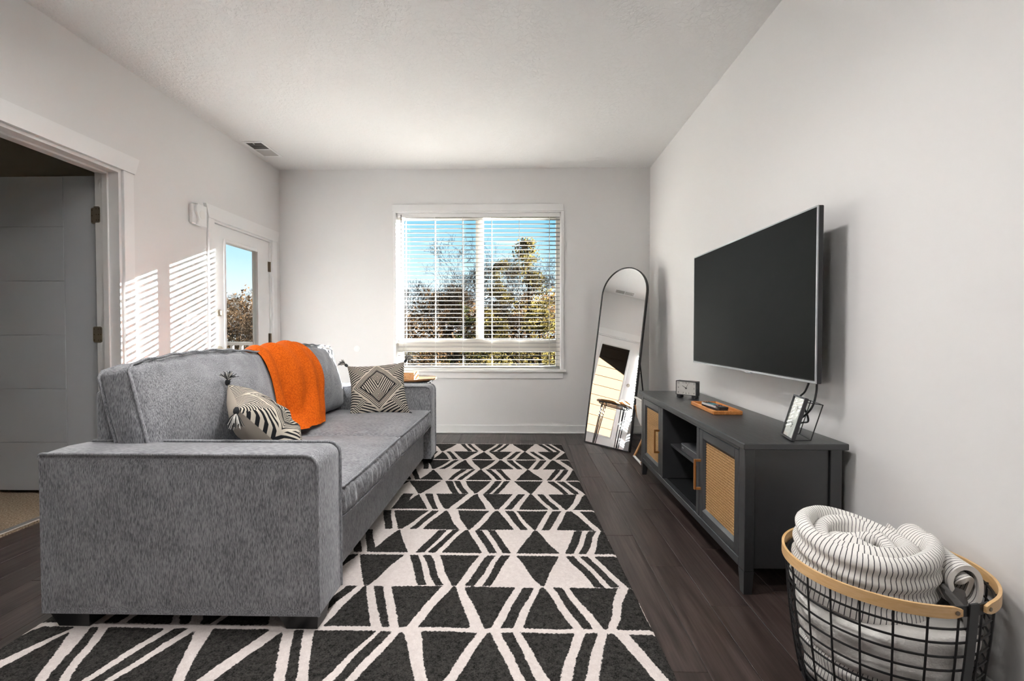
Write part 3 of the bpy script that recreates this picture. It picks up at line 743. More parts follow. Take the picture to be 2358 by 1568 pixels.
# ------------------------------------------------------------------ soft shapes
def softbox(h, r, n=(10, 10, 10), bulge=None, wr=0.0, seed=0.0, fn=None):
    """rounded box with bulged faces; returns an MB centred on the origin"""
    out = MB(); key = {}
    hx, hy, hz = h
    def axis_par(n_, hh):
        rr_ = min(r, hh * 0.99); k = 3
        e = [-hh + rr_ * (1 - math.cos(math.pi / 2 * i / k)) if False else -hh + rr_ * i / k for i in range(k)]
        mid = [-(hh - rr_) + 2 * (hh - rr_) * i / n_ for i in range(n_ + 1)]
        return e + mid + [-t_ for t_ in reversed(e)]
    ps = [axis_par(n[i], h[i]) for i in range(3)]
    rad = min(r, min(h) * 0.99)
    B = bulge or {}
    def place(p):
        inner = [max(-(h[i] - rad), min(h[i] - rad, p[i])) for i in range(3)]
        d = Vector([p[i] - inner[i] for i in range(3)])
        if d.length > 1e-9:
            # cube-surface point -> direction; keep even spacing
            q_ = Vector(inner) + d.normalized() * rad
        else: q_ = Vector(p)
        nu = [p[i] / h[i] for i in range(3)]
        for ax in range(3):
            for sg in (-1, 1):
                bv = B.get((ax, sg), 0.0)
                if bv:
                    o1, o2 = [q2 for q2 in range(3) if q2 != ax]
                    wgt = max(0.0, (1 - abs(nu[o1]) ** 2.4)) * max(0.0, (1 - abs(nu[o2]) ** 2.4)) * (0.5 + 0.5 * nu[ax] * sg)
                    q_[ax] += sg * bv * wgt
        if wr:
            q_ += Vector(mnoise.noise_vector(q_ * 5.0 + Vector((seed, seed * 2, 0)))) * wr + Vector(mnoise.noise_vector(q_ * 14.0 + Vector((seed, 0, seed)))) * wr * 0.35
        if fn: q_ = fn(q_, nu)
        return q_
    def vid(p):
        kk = tuple(round(c_, 5) for c_ in p)
        if kk not in key: key[kk] = len(out.v); out.v.append(tuple(place(p)))
        return key[kk]
    for ax in range(3):
        o1, o2 = [q2 for q2 in range(3) if q2 != ax]
        for sg in (-1, 1):
            for i in range(len(ps[o1]) - 1):
                for j_ in range(len(ps[o2]) - 1):
                    f_ = []
                    for (a, b_) in ((i, j_), (i + 1, j_), (i + 1, j_ + 1), (i, j_ + 1)):
                        p = [0, 0, 0]; p[ax] = sg * h[ax]; p[o1] = ps[o1][a]; p[o2] = ps[o2][b_]; f_.append(vid(p))
                    out.f.append(tuple(f_))
    return out

# ------------------------------------------------------------------ sofa
SZ = RUG_Z
SYN, SYF, SXB, SXF = 1.547, 3.705, -1.685, -0.703
ARM = 0.200
sofa = thing('sofa', 'grey chenille two-cushion sofa with square arms and dark block feet', 'sofa', ((SXB + SXF) / 2, (SYN + SYF) / 2, SZ))
def arm_profile(inset=0.0, n=8, r=0.045):
    x0, x1, z0, z1 = SXB + inset, SXF - inset, 0.064, 0.626 - inset
    pts = [(x0, z0), (x1, z0)]
    rr_ = r
    for i in range(n + 1): a = R(90 * i / n); pts.append((x1 - rr_ + rr_ * math.cos(a), z1 - rr_ + rr_ * math.sin(a)))
    r2 = 0.012
    for i in range(4): a = R(90 + 90 * i / 3); pts.append((x0 + r2 + r2 * math.cos(a), z1 - r2 + r2 * math.sin(a)))
    return pts
def arm(y0, y1, nm='arm'):
    m = MB()
    prof = arm_profile()
    cx_ = sum(p[0] for p in prof) / len(prof); cz_ = 0.33
    ys = [(y0, 0.0), (y0 + 0.006, -0.004), (y0 + 0.03, 0.002), ((y0 + y1) / 2, 0.006), (y1 - 0.03, 0.002), (y1 - 0.006, -0.004), (y1, 0.0)]
    rings = []
    for (yy, off) in ys:
        rg = []
        for (x_, z_) in prof:
            k = off if z_ > 0.1 else 0
            rg.append((x_ + (k if x_ > cx_ + 0.2 else 0), yy, z_ + (k if z_ > 0.55 else 0)))
        rings.append(rg)
    n = len(prof); vs_ = [p for rg in rings for p in rg]; fs = []
    for i in range(len(rings) - 1):
        for k in range(n): k2 = (k + 1) % n; fs.append((i * n + k, i * n + k2, (i + 1) * n + k2, (i + 1) * n + k))
    m.add(vs_, fs)
    # gently padded end faces: concentric rings
    for (yy, sgn, base) in ((y0, -1, 0), (y1, 1, (len(ys) - 1) * n)):
        prev = [base + k for k in range(n)]
        for t_ in (0.03, 0.12, 0.35, 0.7):
            b0 = len(m.v)
            for k in range(n):
                p = m.v[base + k]
                m.v.append((p[0] + (cx_ - p[0]) * t_, yy + sgn * (-0.004 if t_ == 0.03 else 0.006 * min(1, t_ * 3)), p[2] + (cz_ - p[2]) * t_))
            for k in range(n): k2 = (k + 1) % n; m.f.append((prev[k], prev[k2], b0 + k2, b0 + k))
            prev = [b0 + k for k in range(n)]
        m.f.append(tuple(prev))
    a_ = m.build(nm, M['chenille'], sofa, smooth=35)
    for yy in (y0 + 0.001, y1 - 0.001):
        pts = arm_profile(); path = [(p[0] + 0.001, yy, p[1] + 0.001) for p in pts[1:]]
        MB().tube(path, 0.0055, 8).build('piping', M['chenille'], a_, smooth=60)
    return a_
arm(SYN, SYN + ARM); arm(SYF - ARM, SYF)
iy0, iy1 = SYN + ARM, SYF - ARM
fm = softbox(((SXF - SXB - 0.06) / 2, (iy1 - iy0) / 2 - 0.001, 0.122), 0.012, (8, 16, 4)); fm.xf(Matrix.Translation(((SXB + SXF) / 2 - 0.022, (iy0 + iy1) / 2, 0.19)))
fm.build('seat_base', M['chenille'], sofa, smooth=60)
bk = softbox((0.045, (iy1 - iy0) / 2 - 0.001, 0.378), 0.018, (3, 20, 10)); bk.xf(Matrix.Translation((SXB + 0.055, (iy0 + iy1) / 2, 0.066 + 0.378)))
bk.build('back_frame', M['chenille'], sofa, smooth=60)
sc_ = (iy1 - iy0) / 2
soft_world = []
def pleat(amp, freq, seed):
    def fn(q_, nu):
        w_ = max(0, nu[0]) ** 6 * max(0, 1 - abs(nu[2]) ** 4)
        q_.x += amp * w_ * (math.sin(q_.y * freq + 1.4 * math.sin(q_.y * 31 + seed) + q_.z * 18) * 0.6 + mnoise.noise(Vector((q_.y * 70, q_.z * 14, seed))) * 0.9)
        return q_
    return fn
for i in range(2):
    cy_ = iy0 + sc_ * (i + 0.5)
    m = softbox((0.385, sc_ / 2 - 0.009, 0.066), 0.032, (22, 90, 8), {(2, 1): 0.034, (0, 1): 0.016}, 0.004, 3.1 + i, pleat(0.0085, 130, i * 2.0))
    m.xf(Matrix.Translation((-0.715 - 0.365, cy_, 0.317 + 0.066)))
    soft_world.append(m)
    sc = m.build('seat_cushion', M['chenille'], sofa, smooth=70)
    for zz_ in (0.317 + 0.008, 0.317 + 0.126):
        y0_, y1_ = cy_ - sc_ / 2 + 0.012, cy_ + sc_ / 2 - 0.012; xf_ = -0.715 + 0.017
        path = [(-1.3, y0_ - 0.006, zz_), (-0.80, y0_ - 0.006, zz_), (xf_ - 0.02, y0_, zz_)]
        for t_ in range(13):
            k = t_ / 12; path.append((xf_ - 0.004 + 0.010 * math.sin(math.pi * k) + 0.0015 * math.sin(k * 40), y0_ + 0.012 + (y1_ - y0_ - 0.024) * k, zz_ + (0.008 * math.sin(math.pi * k) if zz_ > 0.4 else 0)))
        path += [(xf_ - 0.02, y1_, zz_), (-0.80, y1_ + 0.006, zz_), (-1.3, y1_ + 0.006, zz_)]
        MB().tube(path, 0.005, 7).build('piping', M['chenille'], sc, smooth=60)
bc0, bc1 = 1.694, 3.56
bl_ = (bc1 - bc0) / 2
for i in range(2):
    cy_ = bc0 + bl_ * (i + 0.5)
    def slump(q_, nu, i=i):
        end = abs(nu[1]) ** 6
        top_ = max(0, nu[2])
        q_.z += 0.022 * (1 - nu[1] ** 2) * top_ + 0.006 * math.sin(q_.y * 9 + i) * top_
        w_ = max(0, nu[2]) ** 4
        q_.x += 0.004 * w_ * math.sin(q_.y * 95 + 2 * math.sin(q_.y * 17)) ; q_.z += 0.003 * w_ * math.sin(q_.y * 80 + 1.3)
        s_ = max(0, nu[0]) * (1 - end)
        q_.x += 0.0035 * s_ * math.sin((q_.y - q_.z * 0.6) * 60 + 2 * math.sin(q_.y * 13 + q_.z * 7)) * max(0, 0.3 + nu[2])
        return q_
    m = softbox((0.068, bl_ / 2 - 0.004, 0.232), 0.03, (7, 46, 26), {(0, 1): 0.10, (0, -1): 0.012, (2, 1): 0.02, (1, -1): 0.01, (1, 1): 0.01}, 0.006, 7.7 + i * 3, slump)
    Mt = Matrix.Translation((-1.50, cy_, 0.685)) @ Matrix.Rotation(R(-14), 4, 'Y')
    m.xf(Mt); soft_world.append(m)
    bcu = m.build('back_cushion', M['chenille'], sofa, smooth=70)
    hx_, hy_, hz_ = 0.068, bl_ / 2 - 0.004, 0.232
    for sx_ in (-1, 1):
        path = []
        x_ = sx_ * (hx_ - 0.008)
        N_ = 18
        for k in range(N_ + 1): t_ = -1 + 2 * k / N_; path.append((x_, -hy_ + 0.002, t_ * (hz_ - 0.02)))
        for k in range(1, 34):
            t_ = -1 + 2 * k / 34; path.append((x_ + 0.004 * math.sin(t_ * 9), t_ * hy_, hz_ + 0.004 + 0.036 * (1 - t_ * t_) + 0.003 * math.sin(t_ * 22)))
        for k in range(N_ + 1): t_ = 1 - 2 * k / N_; path.append((x_, hy_ - 0.002, t_ * (hz_ - 0.02)))
        pm = MB().tube(path, 0.006, 7); pm.xf(Mt); pm.build('piping', M['chenille'], bcu, smooth=60)
def foot(x0, y0, sx_, sy_):
    L_, W_ = 0.145, 0.10
    z0_, z1_ = SZ + 0.001, 0.070
    def rect(k): return (x0 + (sx_ * (L_ - k)) , x0, y0, y0 + sy_ * (W_ - k * 0.4))
    m = MB(); a = rect(0.0); b_ = rect(0.035)
    vs_ = [(x0, y0, z1_), (x0 + sx_ * L_, y0, z1_), (x0 + sx_ * L_, y0 + sy_ * W_, z1_), (x0, y0 + sy_ * W_, z1_),
           (x0 + sx_ * 0.006, y0 + sy_ * 0.006, z0_), (x0 + sx_ * (L_ - 0.03), y0 + sy_ * 0.006, z0_), (x0 + sx_ * (L_ - 0.03), y0 + sy_ * (W_ - 0.02), z0_), (x0 + sx_ * 0.006, y0 + sy_ * (W_ - 0.02), z0_)]
    m.add(vs_, [(0, 1, 2, 3), (4, 5, 6, 7), (0, 1, 5, 4), (1, 2, 6, 5), (2, 3, 7, 6), (3, 0, 4, 7)])
    m.build('leg', M['sofa_leg'], sofa)
foot(SXF - 0.004, SYN + 0.006, -1, 1); foot(SXB + 0.165, SYN + 0.006, -1, 1)
foot(SXF - 0.004, SYF - 0.006, -1, -1); foot(SXB + 0.165, SYF - 0.006, -1, -1)

# ------------------------------------------------------------------ throw blanket laid over the sofa back
allv = []; allf = []
for m in soft_world + [bk]:
    b0 = len(allv); allv += m.v; allf += [tuple(b0 + i for i in f_) for f_ in m.f]
bvh = BVHTree.FromPolygons([Vector(p) for p in allv], allf)
AC = Vector((-1.46, 0, 0.56))
NA, NY = 70, 36
Rr = np.zeros((NA + 1, NY + 1)); ang = [R(196 - (196 + 19) * i / NA) for i in range(NA + 1)]
def throw_y(s_, t_):                       # s along the length (behind .. seat), t across
    y_l = 2.62 + (2.43 - 2.62) * s_ ** 1.3; y_r = 3.13 + (2.85 - 3.13) * s_ ** 2.2
    return y_l + (y_r - y_l) * t_
for i in range(NA + 1):
    for j_ in range(NY + 1):
        s_ = i / NA; t_ = j_ / NY; yy = throw_y(s_, t_)
        d = Vector((math.cos(ang[i]), 0, math.sin(ang[i]))); o_ = Vector((AC.x, yy, AC.z)) + d * 1.2
        hit = bvh.ray_cast(o_, -d, 1.2)
        Rr[i, j_] = (Vector((hit[0].x, 0, hit[0].z)) - AC).length if hit[0] is not None else 0.1
        if ang[i] < 0.25: Rr[i, j_] = min(Rr[i, j_], 0.10)
for j_ in range(NY + 1):
    xs_ = [Rr[i, j_] * math.cos(ang[i]) for i in range(NA + 1)]; im = int(np.argmax(xs_))
    for i in range(im, NA + 1): Rr[i, j_] = max(Rr[i, j_], (xs_[im] + 0.075 * (i - im) / max(1, NA - im)) / math.cos(ang[i]))
for it in range(14):
    sm2 = Rr.copy()
    sm2[1:-1] = (sm2[:-2] + sm2[2:] + sm2[1:-1]) / 3
    sm2[:, 1:-1] = (sm2[:, :-2] + sm2[:, 2:] + sm2[:, 1:-1]) / 3
    Rr = np.maximum(Rr, sm2) if it < 10 else sm2
tm = MB(); uvs = []
TH = 0.012
for layer in (1, 0):
    for i in range(NA + 1):
        for j_ in range(NY + 1):
            s_ = i / NA; t_ = j_ / NY
            fold = 0.030 * math.exp(-((t_ - 0.12 - 0.03 * s_) / 0.08) ** 2) + 0.026 * math.exp(-((t_ - 0.42 - 0.05 * s_) / 0.09) ** 2) + 0.018 * math.exp(-((t_ - 0.72) / 0.09) ** 2) * (0.4 + s_)
            edge2 = -0.010 * (math.exp(-(t_ / 0.03) ** 2) + math.exp(-((1 - t_) / 0.03) ** 2))
            rr_ = Rr[i, j_] + 0.012 + 0.012 * max(0.0, math.sin(ang[i])) ** 2 + (fold + edge2 + TH if layer else 0) + 0.003 * math.sin(t_ * 30 + s_ * 8)
            hem = 0.0
            if s_ > 0.93: hem = 0.010 * math.sin(t_ * 60) * (s_ - 0.93) / 0.07
            p = (AC.x + rr_ * math.cos(ang[i]) + hem * 0.5, throw_y(s_, t_) + 0.012 * math.sin(s_ * 7 + t_ * 3), max(AC.z + rr_ * math.sin(ang[i]), 0.474 + (0.016 if layer else 0.002)))
            tm.v.append(p); uvs.append((t_ * 0.5, s_ * 1.3))
W_ = NY + 1; S_ = (NA + 1) * W_
for i in range(NA):
    for j_ in range(NY):
        a = i * W_ + j_; tm.f.append((a, a + 1, a + W_ + 1, a + W_)); tm.f.append((S_ + a, S_ + a + W_, S_ + a + W_ + 1, S_ + a + 1))
for j_ in range(NY):
    for i0 in (0, NA): a = i0 * W_ + j_; tm.f.append((a, a + 1, S_ + a + 1, S_ + a))
for i in range(NA):
    for j0 in (0, NY): a = i * W_ + j0; tm.f.append((a, a + W_, S_ + a + W_, S_ + a))
thr = tm.build('throw_blanket', M['throw'], smooth=70, uvfn=uvs)
tag(thr, 'burnt orange knitted throw draped over the grey sofa back', 'throw')

# ------------------------------------------------------------------ pillows
def pillow(name, label, Mx, size=0.43, thick=0.085, tassels=((-1, -1), (1, -1), (1, 1), (-1, 1)), tass_dir=None, sag=0.0):
    base = Mx.translation.copy(); root = thing(name, label, 'pillow', base, 'woven scatter pillows on the sofa')
    N_ = 40; h_ = size / 2
    def surf(u, v, sg):
        a, b_ = u * 2 - 1, v * 2 - 1
        pu = 1 - 0.10 * (1 - b_ * b_); pv = 1 - 0.10 * (1 - a * a)
        z_ = thick * ((1 - abs(a) ** 2.2) * (1 - abs(b_) ** 2.2)) ** 0.5 * sg
        z_ += 0.008 * mnoise.noise(Vector((a * 2.5, b_ * 2.5, 3 + sg)))* (1 - a * a) * (1 - b_ * b_) * 3
        return (a * h_ * pu, b_ * h_ * pv, z_ - sag * (1 - a * a) * (b_ < 0) * b_)
    for (pn, sg, mt) in (('front_panel', 1, M['weave']), ('back_panel', -1, M['cream_cloth'])):
        m = MB().grid(lambda u, v: surf(u, v, sg), N_, N_); m.xf(Mx)
        uv = [(i / N_, j_ / N_) for j_ in range(N_ + 1) for i in range(N_ + 1)]
        m.build(pn, mt, root, smooth=180, recalc=False, uvfn=uv)
    for ti, (a, b_) in enumerate(tassels):
        c_ = Vector((a * h_, b_ * h_, 0)); d = Vector((a, b_, 0.15)).normalized()
        if tass_dir and ti in tass_dir: d = Vector(tass_dir[ti]).normalized()
        # outward first, then falling
        cw = Mx @ c_; dw = (Mx.to_3x3() @ d).normalized() if not (tass_dir and ti in tass_dir) else d
        kb = MB().tube([cw - dw * 0.006, cw + dw * 0.004, cw + dw * 0.014, cw + dw * 0.02], [0.006, 0.011, 0.011, 0.008], 8)
        tk = kb.build('tassel', M['tassel_black'], root, smooth=60)
        for (mt, cnt, sd) in ((M['tassel_black'], 34, 1), (M['tassel_white'], 22, 2)):
            sm3 = MB(); rg = random.Random(ti * 10 + sd)
            for k in range(cnt):
                w3 = Vector((rg.uniform(-1, 1), rg.uniform(-1, 1), rg.uniform(-1, 1))) * 0.55
                dd = (dw + w3).normalized(); L_ = rg.uniform(0.040, 0.058)
                p0 = cw + dw * 0.015; p1 = p0 + dd * L_ * 0.5; p2 = p0 + dd * L_ + Vector((0, 0, -0.010))
                sm3.tube([p0, p1, p2], 0.0013, 4)
            sm3.build('tassel_strands', mt, tk)
    return root
def frame_of(xa, ya, origin):
    x_ = Vector(xa).normalized(); y_ = Vector(ya); y_ = (y_ - x_ * y_.dot(x_)).normalized(); z_ = x_.cross(y_)
    m = Matrix((x_, y_, z_)).transposed().to_4x4(); m.translation = Vector(origin); return m
# far pillow: faces the room, leaning into the corner of the far arm
pillow('scatter_pillow', 'black and cream woven pillow facing forward against the far sofa arm', frame_of((0.93, 0.30, 0.06), (-0.24, 0.45, 0.86), (-1.045, 3.30, 0.632)), 0.415, 0.080)
# near pillow: tilted on its back, its plain cream back and near edge toward the camera
pillow('scatter_pillow', 'black and cream woven pillow showing its plain cream back, beside the near sofa arm', frame_of((0.422, 0.457, -0.71), (-0.60, 0.78, 0.15), (-1.138, 1.998, 0.633)), 0.40, 0.102, tass_dir={0: (0.05, -0.35, -1), 3: (0.15, 0.0, 1)})
# ------------------------------------------------------------------ side table and the wooden box on it
TCX, TCY, TZ = -0.985, 4.02, 0.648
tb = thing('side_table', 'round wooden side table on thin black metal legs, behind the far sofa arm', 'table', (TCX, TCY, 0))
MB().lathe([(0.0, TZ - 0.022), (0.215, TZ - 0.022), (0.232, TZ - 0.016), (0.236, TZ - 0.008), (0.232, TZ - 0.001), (0.222, TZ), (0.0, TZ)], (TCX, TCY, 0), 56).build('table_top', M['table_wood'], tb, smooth=40)
MB().tube([(TCX + 0.195 * math.cos(2 * math.pi * k / 32), TCY + 0.195 * math.sin(2 * math.pi * k / 32), TZ - 0.030) for k in range(32)], 0.006, 8, closed=True).build('top_ring', M['black_metal'], tb, smooth=60)
for k in range(4):
    a0 = R(45 + 90 * k)
    m = MB()
    pth = []
    for da, z_ in ((-0.16, TZ - 0.03), (-0.05, 0.012), (0.05, 0.012), (0.16, TZ - 0.03)):
        rr_ = 0.190 if z_ > 0.3 else 0.205
        pth.append((TCX + rr_ * math.cos(a0 + da), TCY + rr_ * math.sin(a0 + da), z_))
    m.tube(pth, 0.006, 8); m.build('leg', M['black_metal'], tb, smooth=60)
bx = thing('wooden_box', 'small tan wooden coaster holder with a notched side on the side table', 'box', (-0.985, 3.90, TZ))
bm_ = Matrix.Translation((-0.985, 3.90, TZ)) @ Matrix.Rotation(R(-8), 4, 'Z')
m = MB().box(-0.085, 0.085, -0.05, 0.05, 0.0005, 0.010, 0.001).xf(bm_); m.build('base', M['box_wood'], bx)
for sx_ in (-1, 1):
    m = MB().box(sx_ * 0.085, sx_ * 0.025, -0.055, -0.045, 0.010, 0.058, 0.002).xf(bm_); m.build('side_post', M['box_wood'], bx)
    m = MB().box(sx_ * 0.085, sx_ * 0.025, 0.045, 0.055, 0.010, 0.058, 0.002).xf(bm_); m.build('side_post', M['box_wood'], bx)
for k in range(5):
    m = MB().box(-0.082, 0.082, -0.044, 0.044, 0.0105 + k * 0.0095, 0.0195 + k * 0.0095, 0.0015).xf(bm_); m.build('coaster', M['box_wood'], bx)

# ------------------------------------------------------------------ television
TVX, TVY0, TVY1, TVZ0, TVZ1 = 1.188, 1.857, 3.165, 0.842, 1.562
tv = thing('television', 'large flat black television on a wall mount above the media cabinet', 'television', (1.25, (TVY0 + TVY1) / 2, TVZ0))
MB().box(TVX + 0.004, TVX + 0.026, TVY0, TVY1, TVZ0, TVZ1, 0.003).build('panel', M['black_plastic'], tv)
MB().box(TVX + 0.026, TVX + 0.062, TVY0 + 0.22, TVY1 - 0.22, TVZ0 + 0.06, TVZ1 - 0.18, 0.012).build('back_housing', M['black_plastic'], tv)
bz = 0.007
f_ = MB().box(TVX, TVX + 0.006, TVY0, TVY0 + bz, TVZ0, TVZ1, 0.001); f_.box(TVX, TVX + 0.006, TVY1 - bz, TVY1, TVZ0, TVZ1, 0.001); f_.box(TVX, TVX + 0.006, TVY0 + bz, TVY1 - bz, TVZ1 - bz, TVZ1, 0.001); f_.box(TVX, TVX + 0.006, TVY0 + bz, TVY1 - bz, TVZ0, TVZ0 + 0.010, 0.001)
f_.build('bezel', M['silver'], tv, label='thin silver edge around the screen')
MB().box(TVX + 0.001, TVX + 0.004, TVY0 + bz, TVY1 - bz, TVZ0 + 0.014, TVZ1 - bz).build('screen', M['screen'], tv)
ym = (TVY0 + TVY1) / 2 - 0.10
MB().box(TVX - 0.001, TVX + 0.012, ym - 0.03, ym + 0.03, TVZ0 - 0.006, TVZ0 + 0.004, 0.002).build('logo_tab', M['silver'], tv)
b = MB().box(TVX + 0.062, XR - 0.018, ym - 0.12, ym - 0.08, TVZ0 + 0.20, TVZ1 - 0.28, 0.002); b.box(TVX + 0.062, XR - 0.018, ym + 0.08, ym + 0.12, TVZ0 + 0.20, TVZ1 - 0.28, 0.002); b.box(XR - 0.018, XR - 0.0005, ym - 0.2, ym + 0.2, TVZ0 + 0.22, TVZ1 - 0.30, 0.002)
b.build('wall_mount', M['black_metal'], tv)
# two cables drop from the set to the cabinet
def cable(name, label, pts, r=0.0042):
    # Catmull-Rom through the points
    P_ = [Vector(p) for p in pts]; P_ = [P_[0] * 2 - P_[1]] + P_ + [P_[-1] * 2 - P_[-2]]; out = []
    for i in range(1, len(P_) - 2):
        for k in range(8):
            t_ = k / 8; a, b_, c_, d = P_[i - 1:i + 3]
            out.append(0.5 * ((2 * b_) + (c_ - a) * t_ + (2 * a - 5 * b_ + 4 * c_ - d) * t_ ** 2 + (3 * b_ - a - 3 * c_ + d) * t_ ** 3))
    out.append(P_[-2])
    return tag(MB().tube(out, r, 8).build(name, M['black_plastic'], smooth=60), label, 'cable')
cable('power_cable', 'black cable looping down from the television corner behind the picture frame', [(1.215, 1.93, 0.86), (1.21, 1.96, 0.80), (1.20, 1.985, 0.765), (1.22, 1.975, 0.72), (1.262, 2.02, 0.660), (1.285, 2.12, 0.628), (1.295, 2.2, 0.55)])
cable('signal_cable', 'black cable curving forward from the television to the cabinet top', [(1.215, 1.890, 0.86), (1.213, 1.892, 0.80), (1.205, 1.905, 0.74), (1.185, 1.94, 0.69), (1.17, 2.00, 0.655), (1.20, 2.08, 0.632), (1.27, 2.14, 0.622), (1.300, 2.18, 0.54)])

# ------------------------------------------------------------------ media cabinet
CX0, CX1, CYN, CYF = 0.892, 1.275, 1.822, 3.380
CT0, CT1 = 0.588, 0.613
cab = thing('media_cabinet', 'black media cabinet with two cane doors, open centre shelf and tapered legs', 'cabinet', ((CX0 + CX1) / 2, (CYN + CYF) / 2, 0))
def cpart(nm, mt, *bxs, par=cab, bev=0.002, label=None):
    m = MB()
    for b_ in bxs: m.box(*b_, bev)
    return m.build(nm, mt, par, label=label)
K = M['cabinet']
cpart('cabinet_top', K, (CX0 - 0.015, CX1 + 0.012, CYN - 0.022, CYF + 0.022, CT0, CT1), bev=0.003)
PW = 0.048
for (ya, yb_, sg) in ((CYN, CYN + PW, -1), (CYF - PW, CYF, 1)):
    for (xa, xb, front) in ((CX0, CX0 + 0.04, True), (CX1 - 0.045, CX1, False)):
        m = MB().box(xa, xb, ya, yb_, 0.092, CT0, 0.002)
        # leg tapers on its inner side
        yo = ya if sg < 0 else yb_; yi = yb_ if sg < 0 else ya; yt = yi + (0.018 if sg > 0 else -0.018)
        xo, xi_ = (xa, xb) if front else (xb, xa); xt = xi_ - 0.008 if front else xi_ + 0.008
        m.add([(xo, yo, 0.092), (xi_, yo, 0.092), (xi_, yi, 0.092), (xo, yi, 0.092), (xo, yo, 0.0005), (xt, yo, 0.0005), (xt, yt, 0.0005), (xo, yt, 0.0005)], [(0, 1, 2, 3), (4, 5, 6, 7), (0, 1, 5, 4), (1, 2, 6, 5), (2, 3, 7, 6), (3, 0, 4, 7)])
        m.build('leg', K, cab)
for (ya, yb_) in ((CYN + 0.010, CYN + 0.026), (CYF - 0.026, CYF - 0.010)):
    cpart('side_panel', K, (CX0 + 0.04, CX1 - 0.045, ya, yb_, 0.10, CT0))
D0, D1, D2, D3 = 2.289, 2.323, 2.873, 2.927
cpart('divider', K, (CX0, CX1 - 0.012, D0, D1, 0.128, CT0 - 0.018))
cpart('divider', K, (CX0, CX1 - 0.012, D2, D3, 0.128, CT0 - 0.018))
cpart('bottom_rail', K, (CX0, CX0 + 0.03, CYN + PW, CYF - PW, 0.092, 0.128))
cpart('top_rail', K, (CX0, CX0 + 0.03, CYN + PW, CYF - PW, CT0 - 0.018, CT0))
cpart('bottom_panel', M['cabinet_inside'], (CX0 + 0.03, CX1 - 0.012, CYN + PW, CYF - PW, 0.108, 0.126))
cpart('back_panel', M['cabinet_inside'], (CX1 - 0.012, CX1 - 0.004, CYN + PW, CYF - PW, 0.108, CT0))
cpart('shelf', K, (CX0 + 0.05, CX1 - 0.013, D1, D2, 0.333, 0.349), bev=0.001)
